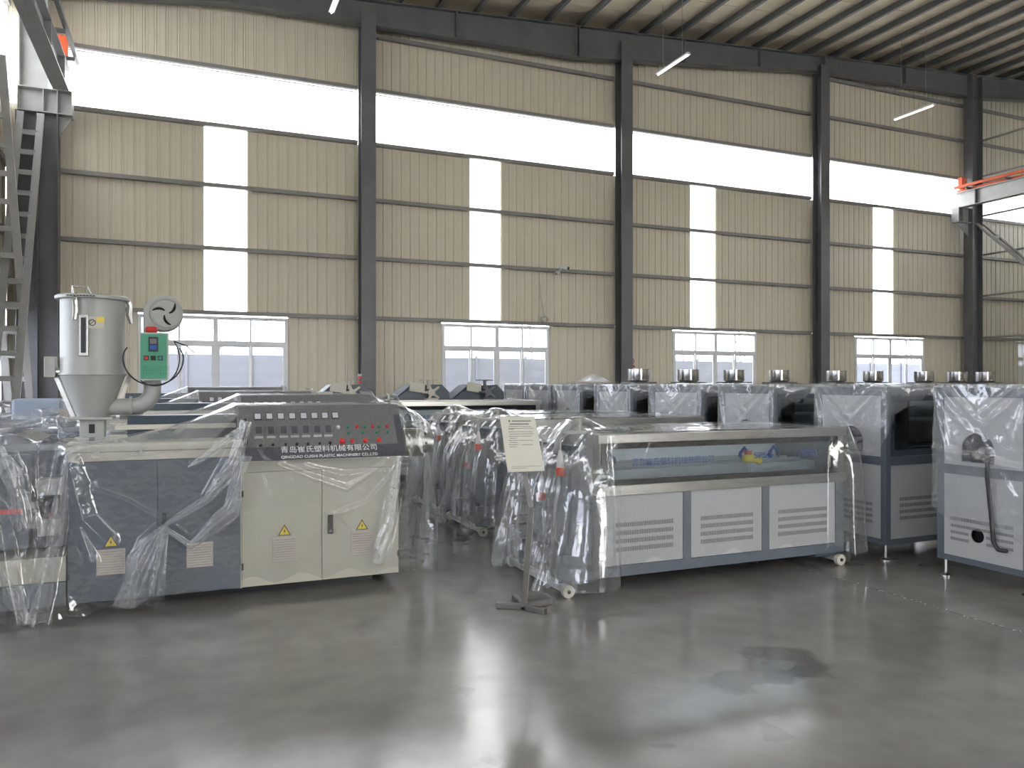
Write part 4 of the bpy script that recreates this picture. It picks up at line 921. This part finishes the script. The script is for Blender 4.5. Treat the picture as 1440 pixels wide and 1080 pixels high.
# ------------------------------------------------------------------ hung lights, camera, sign
def fluoro(px0, py0, px1, py1, z, lab):
    A = onZ(px0, py0, z); B = onZ(px1, py1, z); A, B = Vector(A), Vector(B); mid = (A + B) / 2
    d = Vector((0, -1, 0)); ln = 1.3; a, b_ = mid - d * ln / 2, mid + d * ln / 2
    t = thing('batten_light', mid, lab, 'light', 'hanging batten lights')
    MB().prism([(mid.x - .06, z), (mid.x + .06, z), (mid.x + .035, z + .05), (mid.x - .035, z + .05)], 'y', b_.y, a.y).build('housing', 'fluoro_white', t)
    MB().cyl((mid.x, b_.y + .03, z - .02), (mid.x, a.y - .03, z - .02), .018, n=12).build('tube', 'lit_tube', t, smooth=True)
    for y in (a.y - .25, b_.y + .25): MB().cyl((mid.x, y, z + .05), (mid.x, y, zroof(mid.x) - .005), .006, n=5).build('suspension_wire', 'grey_steel', t)
fluoro(922, 105, 971, 76, 9.35, 'white batten light hung in the third gable bay')
fluoro(1257, 167, 1313, 149, 9.35, 'white batten light hung in the fourth gable bay beside the right corner column')
fluoro(463, 12, 485, -18, 9.35, 'white batten light hung under the roof before the first gable column')
p = onY(784, 381, 17.85); t = thing('security_camera', p, 'small white security camera fixed on a gable girt', 'camera')
MB().cyl((p[0] - .05, 17.83, p[2] - .06), (p[0] - .05, 17.70, p[2] - .06), .05, n=14).build('mount', 'white_plastic', t); MB().tube([(p[0] - .05, 17.70, p[2] - .06), (p[0], 17.62, p[2] + .04)], .02, 8).build('arm', 'white_plastic', t)
MB().bar((p[0] - .08, 17.66, p[2] + .10), (p[0] + .10, 17.45, p[2] + .02), .09, .09).build('housing', 'white_plastic', t, .01); MB().bar((p[0] + .085, 17.466, p[2] + .027), (p[0] + .115, 17.433, p[2] + .013), .075, .075).build('lens', 'black', t)
q0, q1 = onY(758, 388, 17.9), onY(765, 448, 17.85)
b = MB(); b.tube([q0, (q0[0] + .05, 17.9, (q0[2] + q1[2]) / 2), (q1[0] + .02, 17.88, q1[2] + .1), (q1[0], 17.83, q1[2])], .010, 6)
for k in range(3): b.tube([(q1[0] - .02 + (.12 - .02 * k) * math.cos(a), 17.80 - k * .02, q1[2] - .02 + .07 * math.sin(a)) for a in [j * PI / 10 for j in range(20)]], .012, 6, closed=True)
tag(b.build('camera_cable', 'cable_grey', smooth='all'), 'dark cable coil hanging between two girts over the second window', 'cable')
p = onY(888, 509, 17.96); t = thing('no_smoking_sign', (p[0], 17.97, p[2] - .3), 'small no smoking sign on the wall beside a charcoal column', 'sign')
box('plate', 'sign_white', t, p[0] - .13, p[0] + .13, 17.965, 17.985, p[2] - .17, p[2] + .13)
MB().tube([(p[0] + .085 * math.cos(a), 17.962, p[2] + .02 + .085 * math.sin(a)) for a in [j * PI / 14 for j in range(28)]], .012, 6, closed=True).build('prohibition_ring', 'sign_red', t)
MB().bar((p[0] - .06, 17.962, p[2] + .08), (p[0] + .06, 17.962, p[2] - .04), .012, .018).build('prohibition_bar', 'sign_red', t); box('cigarette', 'text_black', t, p[0] - .055, p[0] + .055, 17.96, 17.965, p[2] + .012, p[2] + .03); box('caption_band', 'sign_red', t, p[0] - .11, p[0] + .11, 17.96, 17.965, p[2] - .155, p[2] - .085)

# ================================================================== PLASTIC FILM
film_mat('cabinet_film', .15, .12, 6)
def wave(P, seed, f, n=9, ridge=False):
    r = np.random.RandomState(seed); o = np.zeros(P.shape[:-1]); tot = 0
    for k in range(n):
        d = r.normal(size=3); d /= np.linalg.norm(d); ff = f * r.uniform(.6, 1.9); a = 1 / math.sqrt(ff / f); s_ = np.sin(P @ d * ff + r.uniform(0, 6.28))
        o += a * ((1 - 2 * np.abs(s_)) if ridge else s_); tot += a
    return o / tot * 1.7
def normals(G):
    du = np.gradient(G, axis=1); dv = np.gradient(G, axis=0); n = np.cross(du, dv); return n / (np.linalg.norm(n, axis=-1, keepdims=True) + 1e-9)
def crumple(G, seed, a1=.012, a2=.004):
    n = normals(G); d = a1 * wave(G, seed, 9) + a1 * .5 * wave(G, seed + 1, 22, ridge=True) + a2 * wave(G, seed + 2, 70, ridge=True)
    return G + n * d[..., None]
def film(name, label, patches, m, group, org):
    b = MB(); names = []; mi = []
    for G in patches:
        G, pm = G if isinstance(G, tuple) else (G, m)
        if pm not in names: names.append(pm)
        mi += [names.index(pm)] * ((G.shape[0] - 1) * (G.shape[1] - 1))
        h, w_ = G.shape[:2]; idx = np.arange(h * w_).reshape(h, w_)
        b.add(G.reshape(-1, 3).tolist(), np.stack([idx[:-1, :-1], idx[:-1, 1:], idx[1:, 1:], idx[1:, :-1]], -1).reshape(-1, 4).tolist())
    v = np.array(b.v) - np.array(org); me = bpy.data.meshes.new(name); me.from_pydata(v.tolist(), [], b.f); me.update(); [me.materials.append(MATS[q]) for q in names]; me.polygons.foreach_set('material_index', mi)
    me.polygons.foreach_set('use_smooth', [True] * len(me.polygons))
    o = bpy.data.objects.new(name, me); COL.objects.link(o); o.location = org; BASE[o.name] = tuple(org)
    return tag(o, label, 'plastic cover', group)
def resample(pts, n):
    pts = np.array(pts, float); d = np.r_[0, np.cumsum(np.linalg.norm(np.diff(pts, axis=0), axis=1))]; t = np.linspace(0, d[-1], n)
    return np.stack([np.interp(t, d, pts[:, k]) for k in range(pts.shape[1])], -1), t, d
def skirt(plan, zt, hem, out, fold, lam, nS, nV, seed, rnd_=.05):
    """hanging film round a plan outline (outward = right of travel); hem/out/fold are lists of (arc, value)"""
    P, t, d = resample(plan, nS); tg = np.gradient(P, axis=0)
    k = max(1, int(rnd_ / (t[1] - t[0]))); ker = np.ones(2 * k + 1) / (2 * k + 1)
    tg = np.stack([np.convolve(np.pad(tg[:, i], k, 'edge'), ker, 'valid') for i in range(2)], -1); tg /= np.linalg.norm(tg, axis=1, keepdims=True) + 1e-9
    nr = np.stack([tg[:, 1], -tg[:, 0]], -1); f = lambda L: np.interp(t, [q[0] for q in L], [q[1] for q in L])
    hz, ou, fo = f(hem), f(out), f(fold); v = np.linspace(0, 1, nV)[:, None]
    r = np.random.RandomState(seed); ph = r.uniform(0, 6, 4)
    hz = hz + .03 * np.sin(t * 9 + ph[0]) + .02 * np.sin(t * 23 + ph[1]) + .35 * fo * np.abs(np.sin(t * 7 + ph[2]))
    wv = 1 - np.abs(np.sin(PI * t / lam + 1.2 * np.sin(t * 3.1 + ph[2]))); wv2 = 1 - np.abs(np.sin(PI * t / (lam * .43) + ph[3] + .8 * np.sin(t * 5)))
    sh = 1 - (1 - np.clip(v * 2.2, 0, 1)) ** 2
    off = .012 + ou[None] * sh * (.75 + .25 * v) + fo[None] * v ** .8 * (wv[None] * .7 + wv2[None] * .3)
    off = off * (1 + np.clip(ou[None] * 4, 0, 1) * v * (.07 * np.sin(v * 6 + t[None] * 6 + ph[1]) + .02 * np.sin(v * 19 - t[None] * 11 + ph[3])))
    z = zt - v * (zt - np.maximum(hz, .012)[None])
    G = np.stack([P[None, :, 0] + nr[None, :, 0] * off, P[None, :, 1] + nr[None, :, 1] * off, np.broadcast_to(z, off.shape)], -1); return G
def topgrid(x0, x1, y0, y1, zf, nx, ny):
    X, Y = np.meshgrid(np.linspace(x0, x1, nx), np.linspace(y0, y1, ny)); return np.stack([X, Y, zf(X, Y)], -1)
def dist_poly(X, Z, pl):
    best = np.full(X.shape, 9.0)
    for (a, b) in zip(pl[:-1], pl[1:]):
        dx, dz = b[0] - a[0], b[1] - a[1]; t_ = np.clip(((X - a[0]) * dx + (Z - a[1]) * dz) / (dx * dx + dz * dz + 1e-9), 0, 1)
        best = np.minimum(best, np.hypot(X - a[0] - t_ * dx, Z - a[1] - t_ * dz))
    return best
FG = 'clear plastic dust covers'
# --- cooling tanks
def tank_film(right=True, seed=4):
    x0, x1, y0, y1 = 2.97, 5.56, 5.27, 6.35; ym = (y0 + y1) / 2; D = y1 - y0; W_ = x1 - x0; zt = 1.262
    plan = [(x0, y1), (x0, y0), (x1, y0), (x1, y1)]
    hem = [(0, .04), (D * .5, .20), (D * .8, .05), (D - .04, .015), (D + .03, .08), (D + .10, .17), (D + .3, .21), (D + W_ * .6, .22), (D + W_ - .2, .20), (D + W_ - .05, .12), (D + W_ + .05, .13), (D + W_ + D, .25)]
    rt = 1 if right else .1
    out = [(0, .40), (D * .6, .37), (D, .28), (D + .10, .12), (D + .2, .0), (D + W_ - .25, .0), (D + W_, .14 * rt), (D + W_ + .2, .20 * rt), (D + W_ + D, .12 * rt)]
    fold = [(0, .10), (D, .16), (D + .1, .05), (D + .2, .0), (D + W_ - .25, .0), (D + W_, .05 * rt), (D + W_ + D, .05 * rt)]
    S = skirt(plan, zt, hem, out, fold, .27, 420, 90, seed)
    S2 = skirt([(x0 - .01, y1 + .0), (x0 - .01, y0 - .01), (x0 + .10, y0 - .01)], zt + .006, [(0, .10), (D * .35, .02), (D * .6, .35), (D * .85, .02), (D - .05, .02), (D + .1, .30)], [(0, .36), (D * .5, .42), (D, .34), (D + .1, .04)], [(0, .12), (D, .15), (D + .1, .03)], .21, 220, 90, seed + 9)
    # rise where the cable arm pushes the film up at the left end
    def lift(P): return .11 * np.exp(-((P[..., 0] - x0 - .08) / .22) ** 2 - ((P[..., 1] - ym + .05) / .20) ** 2)
    G = topgrid(x0, x1, y0, y1, lambda X, Y: zt + .004 + 0 * X, 150, 60)
    G[..., 2] += lift(G); S[..., 2] += lift(S) * np.linspace(1, 0, S.shape[0])[:, None] ** 3
    S = S + normals(S) * (np.where((S[..., 1] < y0 + .0) & (S[..., 0] > x0 + .15) & (S[..., 0] < x1 - .15), .003, .009) * wave(S, 5, 8) + np.where((S[..., 0] > x0 + .15) & (S[..., 0] < x1 - .15), .0007, .0015) * wave(S, 6, 38, ridge=True))[..., None]
    ok = (S[..., 0] > x0 + .2) & (S[..., 0] < x1 - .2); S[..., 1] = np.where(ok, np.minimum(S[..., 1], y0 - .012), S[..., 1])
    G = G + np.array([0, 0, 1]) * (.004 * np.abs(wave(G, 8, 14)) + .002 * wave(G, 9, 50, ridge=True))[..., None]
    S2[..., 2] += lift(S2) * np.linspace(1, 0, 90)[:, None] ** 3; S2 = crumple(S2, seed + 30, .007, .0015)
    ns = S.shape[1]; tot = 2 * D + W_; iA, iB = int(ns * (D + .25) / tot), int(ns * (D + W_ - .2) / tot)
    return film('plastic_cover', 'clear plastic film draped over the cooling tank by the notice stand', [(S[:, :iA + 1], 'hang_film'), S[:, iA:iB + 1], (S[:, iB:], 'hang_film'), (S2, 'hang_film'), G], 'clear_film', FG, ((x0 + x1) / 2, ym, 0))
tf = tank_film(); tf2 = tank_film(False, 14)
def film_copy(o, loc, label, scale=(1, 1, 1)):
    c = o.copy(); COL.objects.link(c); c.location = loc; c['label'] = label; c.scale = scale; return c
for tk, lab in ((t2, 'clear plastic film over the cooling tank directly behind the front one'), (t3, 'clear plastic film over the third cooling tank back from the notice stand')):
    l_ = tk.location; (setattr(tf2, 'location', (l_[0], l_[1], 0)), tf2.__setitem__('label', lab), setattr(tf2, 'scale', (tk.scale[0], 1, 1))) if tk is t2 else film_copy(tf2, (l_[0], l_[1], 0), lab, (tk.scale[0], 1, 1))
# --- cabinets
def cab_film(i, ln=2.2):
    ya, yb_ = MROW[i]; x0, x1 = CX - .006, CX + ln + .006; ya -= .006; yb_ += .006; zt = 1.648; D = yb_ - ya
    plan = [(x1, yb_), (x0, yb_), (x0, ya), (x1, ya)]
    if i == 0: hem = [(0, 1.45), (ln - .1, 1.42), (ln, .62), (ln + .1, .52), (ln + D, .44), (ln + D + .12, 1.2), (ln + D + .4, 1.45), (2 * ln + D, 1.48)]
    else: hem = [(0, 1.50), (ln - .15, 1.50), (ln, 1.0), (ln + .1, .95), (ln + D * .6, .93), (ln + D - .03, .99), (ln + D + .08, 1.38), (ln + D + .35, 1.50), (2 * ln + D, 1.52)]
    S = skirt(plan, zt, hem, [(0, .015), (ln, .02), (ln + D, .02), (9, .015)], [(0, .03), (ln - .1, .03), (ln, .012), (ln + D, .012), (ln + D + .1, .03), (9, .03)], .26, 330, 60, 20 + i)
    S[..., 2] += (.02 * wave(S, 3 + i, 6) * np.linspace(0, 1, 60)[:, None])
    n = normals(S); S = S + n * (.004 * np.abs(wave(S, 41 + i, 16, ridge=True)) + .002 * wave(S, 43 + i, 50, ridge=True))[..., None]
    yc = (ya + yb_) / 2; dd = np.zeros(S.shape[:2]); zh = 1.0 if i else .75
    for k_, pl in enumerate(([(yb_, 1.64), (yc + .1, 1.27)], [(ya, 1.64), (yc - .05, 1.30)], [(yb_, 1.62), (yb_ - .14, 1.0)], [(yb_, 1.63), (yc + .22, 1.40), (yc - .2, 1.42), (ya, 1.63)], [(ya, 1.6), (ya + .12, 1.1)], [(yb_ - .1, 1.64), (yc, 1.35)], [(yc + .3, zh), (yc, 1.25), (yc - .3, zh)], [(ya + .1, 1.64), (yc + .02, 1.38)], [(yb_, 1.1), (ya, .98)], [(yc - .1, 1.64), (yc - .14, 1.5)])):
        q = dist_poly(S[..., 1], S[..., 2], pl); dd = np.maximum(dd, (.010 + .010 * (k_ % 3)) * np.clip(1 - q / .05, 0, 1) ** 1.4)
    S[..., 0] -= np.where(S[..., 0] < x0 + .1, dd, 0)
    S[..., 0] = np.where((S[..., 1] > ya + .02) & (S[..., 1] < yb_ - .02) & (S[..., 0] < x0 + .3), np.minimum(S[..., 0], x0 - .006), S[..., 0])
    G = topgrid(x0, x1, ya, yb_, lambda X, Y: zt + .004 + 0 * X, 120, 50); G[..., 2] += .008 * np.abs(wave(G, 50 + i, 10)) + .003 * wave(G, 52 + i, 40, ridge=True)
    return film('plastic_cover', 'x', [S, G], 'cabinet_film', FG, (CX + ln / 2, (ya + yb_) / 2, 0))
f1 = cab_film(0); f1['label'] = 'plastic film over the cabinet with the black hose'
f2 = cab_film(1); f2['label'] = 'plastic film over the second white ended cabinet from the black hose'
for i, q in enumerate(('third', 'fourth', 'fifth', 'sixth', 'seventh', 'eighth')):
    l_ = cabs[i + 2].location; sy = cabs[i + 2].scale[1]
    o = film_copy(f2, (l_[0], l_[1], 0), 'plastic film over the %s white ended cabinet from the black hose' % q, (1, sy, 1))
# film bunched into a dome over the sixth cabinet
ya, yb_ = MROW[5]; yc = (ya + yb_) / 2
G = topgrid(CX + .05, CX + .95, ya - .25, yb_ + .25, lambda X, Y: 1.665 + .16 * np.exp(-((X - CX - .5) / .26) ** 2 - ((Y - yc) / .30) ** 2), 50, 50); G = crumple(G, 77, .006, .003); G[..., 2] = np.maximum(G[..., 2], 1.668)
film('plastic_cover', 'small dome of bunched film lying on top of the cabinet row', [G], 'milky_film', FG, (CX + .5, yc, 1.66))
# --- extruders
def ridges(G, lines):
    d = np.zeros(G.shape[:2])
    for px, h, w_ in lines:
        pl = [onY(x, y, 6.2)[::2] for x, y in px]; q = dist_poly(G[..., 0], G[..., 2], pl); d = np.maximum(d, 1.35 * h * np.clip(1 - q / (w_ * 2.0), 0, 1) ** 1.6)
    G[..., 1] -= d; return G
def extruder_film():
    nV = 150; pat = []
    # left and middle: over the top rail and down the front
    Xs = np.linspace(-1.93, .378, 260); rows = []
    hx = [-1.95, -1.3, -.98, -.78, -.5, -.25, 0, .385]; hz = [.05, .04, .012, .02, .05, .085, .12, .11]
    for X in Xs:
        k = np.clip((X + .62) / 1.0, 0, 1); zr = 1.238 + .248 * k ** 1.7; yr = 6.30 + .16 * k
        if X < -.85: zr += .07 * (.5 + .5 * math.sin(X * 9)) * min(1, (-.85 - X) * 5); yr = 6.36
        ys = 6.58 if X < .15 else 6.58 + .4 * (X - .15) / .23
        if X < -.95: ys = 6.95
        hzv = np.interp(X, hx, hz) + .012 * math.sin(X * 31); fl_ = .03 + .05 * np.exp(-((X + .95) / .3) ** 2)
        c = [(ys, zr + .01), (yr, zr), (6.222, 1.222), (6.215, 1.1), (6.21 - fl_ * .5, .5), (6.21 - fl_ * 1.6, hzv)]
        d_, _, _ = resample(c, nV); rows.append(np.c_[np.full(nV, X), d_])
    G = np.stack(rows, 1)
    G = ridges(G, [([(95, 632), (78, 745), (52, 885)], .09, .04), ([(2, 628), (25, 690), (40, 742)], .06, .05), ([(232, 736), (290, 700), (345, 600)], .05, .022), ([(232, 738), (268, 765), (325, 715), (342, 640)], .06, .025), ([(232, 738), (205, 762), (188, 800), (180, 852)], .10, .03),
                   ([(232, 738), (219, 790), (212, 830), (190, 850)], .09, .02), ([(232, 735), (180, 705), (135, 690)], .02, .015), ([(97, 650), (118, 730), (150, 760)], .05, .05), ([(0, 720), (14, 800), (32, 868)], .06, .04), ([(270, 652), (340, 600)], .03, .012), ([(275, 655), (300, 640), (340, 612)], .04, .015), ([(100, 700), (130, 790)], .03, .03)])
    k = np.clip((1.2 - G[..., 2]) * 4, 0, 1); n = normals(G); rough = .3 + .7 * np.clip((-.35 - G[..., 0]) * 3, 0, 1)
    d = k * (.010 * rough * wave(G, 60, 10) + .005 * rough ** 2 * wave(G, 61, 30, ridge=True)) + .0012 * rough * wave(G, 62, 80, ridge=True)
    G = G + n * d[..., None]; G[..., 1] = np.where(G[..., 2] < 1.21, np.minimum(G[..., 1], 6.212), G[..., 1])
    kz_ = 46; kc = 130; pat += [(G[:kz_ + 1, kc:], 'tent_film'), G[kz_:, kc:], (G[:, :kc + 1], 'hang_film')]
    # loose tail hanging from the knot
    kx, _, kz = onY(232, 738, 6.2); u = np.linspace(-1, 1, 40)[None]; v = np.linspace(0, 1, 70)[:, None]
    wdt = .015 + .15 * v ** .7; cx_ = kx - .14 * v ** .8 - .03 * v; X = cx_ + u * wdt; Zz = kz + .01 - v * (kz - .05 + .05 * u * u) ; Y = 6.14 - .05 * np.sin(v * 2.4) - .035 * v * np.sin(u * 7 + v * 3) + 0 * X
    T = crumple(np.stack([X, Y, Zz + 0 * X], -1), 91, .010, .002); T[..., 1] = np.minimum(T[..., 1], 6.19); pat.append((T, 'hang_film'))
    # console and white cabinet
    Xs = np.linspace(.374, 1.69, 160); rows = []
    for X in Xs:
        q = np.clip((X - 1.35) / .34, 0, 1); hzv = .14 + .03 * math.sin(X * 17) - .02 * q
        c = [(7.0, 1.486), (6.447, 1.488), (6.152, 1.055), (6.19 - .02 * q, .985), (6.215 - .03 * q, .7), (6.205 - .06 * q, hzv)]
        d_, _, _ = resample(c, nV); rows.append(np.c_[np.full(nV, X), d_])
    G = np.stack(rows, 1)
    G = ridges(G, [([(395, 655), (440, 672), (487, 688), (540, 650)], .035, .022), ([(430, 655), (480, 668), (540, 662)], .03, .02), ([(475, 722), (515, 708), (560, 655)], .035, .015), ([(560, 660), (545, 740), (532, 790)], .07, .035), ([(350, 600), (372, 640), (400, 660)], .02, .012), ([(362, 655), (380, 700)], .015, .01)])
    k = np.clip((1.05 - G[..., 2]) * 4, 0, 1); n = normals(G); d = k * .006 * wave(G, 66, 9) + 0.0006 * wave(G, 67, 60, ridge=True) + .006 * k * np.exp(-((G[..., 2] - .95) / .12) ** 2) * wave(G, 68, 40, ridge=True)
    G = G + n * d[..., None]; G[..., 1] = np.where(G[..., 2] < 1.0, np.minimum(G[..., 1], 6.226), G[..., 1]); pat.append(G)
    # right end over the die
    Ys = np.linspace(6.14, 7.12, 90); rows = []
    for Y in Ys:
        q = np.exp(-((Y - 6.8) / .28) ** 2); e = .05 * math.sin((Y - 6.1) * 22); zt = 1.04 + min(max((Y - 6.15) / .30, 0), 1) * .46
        c = [(1.685, zt + .01), (1.74 + .20 * q, zt - .12), (1.84 + .28 * q, 1.16 + .08 * q - .1 * (1 - q)), (1.86 + .28 * q + e * .3, .85), (1.88 + .12 * q + e, .5), (1.86 + .04 * q + e * 1.4, .11 + .03 * math.sin(Y * 14))]
        d_, _, _ = resample(c, 100); rows.append(np.stack([d_[:, 0], np.full(100, Y), d_[:, 1]], -1))
    G = crumple(np.stack(rows, 1), 70, .016, .002); pat.append((G, 'hang_film'))
    for px, wd, sd in (([(232, 738), (290, 702), (328, 655), (347, 592)], .10, 1), ([(232, 742), (268, 767), (325, 718), (343, 640)], .11, 2), ([(232, 738), (205, 762), (188, 800), (176, 852)], .12, 3), ([(232, 738), (219, 790), (212, 832)], .05, 8),
                       ([(95, 634), (80, 745), (62, 840), (48, 892)], .10, 4), ([(3, 628), (25, 690), (40, 744)], .13, 5), ([(560, 640), (547, 740), (530, 792)], .11, 6), ([(265, 656), (300, 632), (345, 598)], .05, 7), ([(0, 800), (25, 850), (40, 880)], .10, 9)):
        P, _, _ = resample([onY(x, y, 6.16)[::2] for x, y in px], 60); tg = np.gradient(P, axis=0); tg /= np.linalg.norm(tg, axis=1, keepdims=True); nn = np.stack([-tg[:, 1], tg[:, 0]], -1)
        v = np.linspace(0, 1, 60)[:, None]; u = np.linspace(-1, 1, 17)[None]; hw = wd / 2 * np.clip(.25 + 1.6 * v, 0, 1) * (1 + .25 * np.sin(v * 11 + sd))
        X = P[:, :1] + nn[:, :1] * u * hw; Zz = np.maximum(P[:, 1:] + nn[:, 1:] * u * hw, .012); Y = 6.155 - .030 * (1 - np.abs(u)) - .012 * np.abs(np.sin(u * 4 + v * 5)) - .03 * np.clip(.5 - Zz, 0, 1) + 0 * X
        T = crumple(np.stack([X, Y, Zz], -1), 200 + sd, .006, .003); T[..., 1] = np.minimum(T[..., 1], 6.17); pat.append((T, 'tent_film'))
    return film('plastic_cover', 'clear plastic film tied at a door handle over the extruder with the hopper', pat, 'clear_film', FG, (0, 6.75, 0))
ef = extruder_film()
for e, lab in ((e2, 'clear plastic film over the extruder directly behind the hopper machine'), (e3, 'clear plastic film over the third extruder back'), (e4, 'clear plastic film over the last extruder before the widest window')):
    film_copy(ef, tuple(e.location), lab, tuple(e.scale))
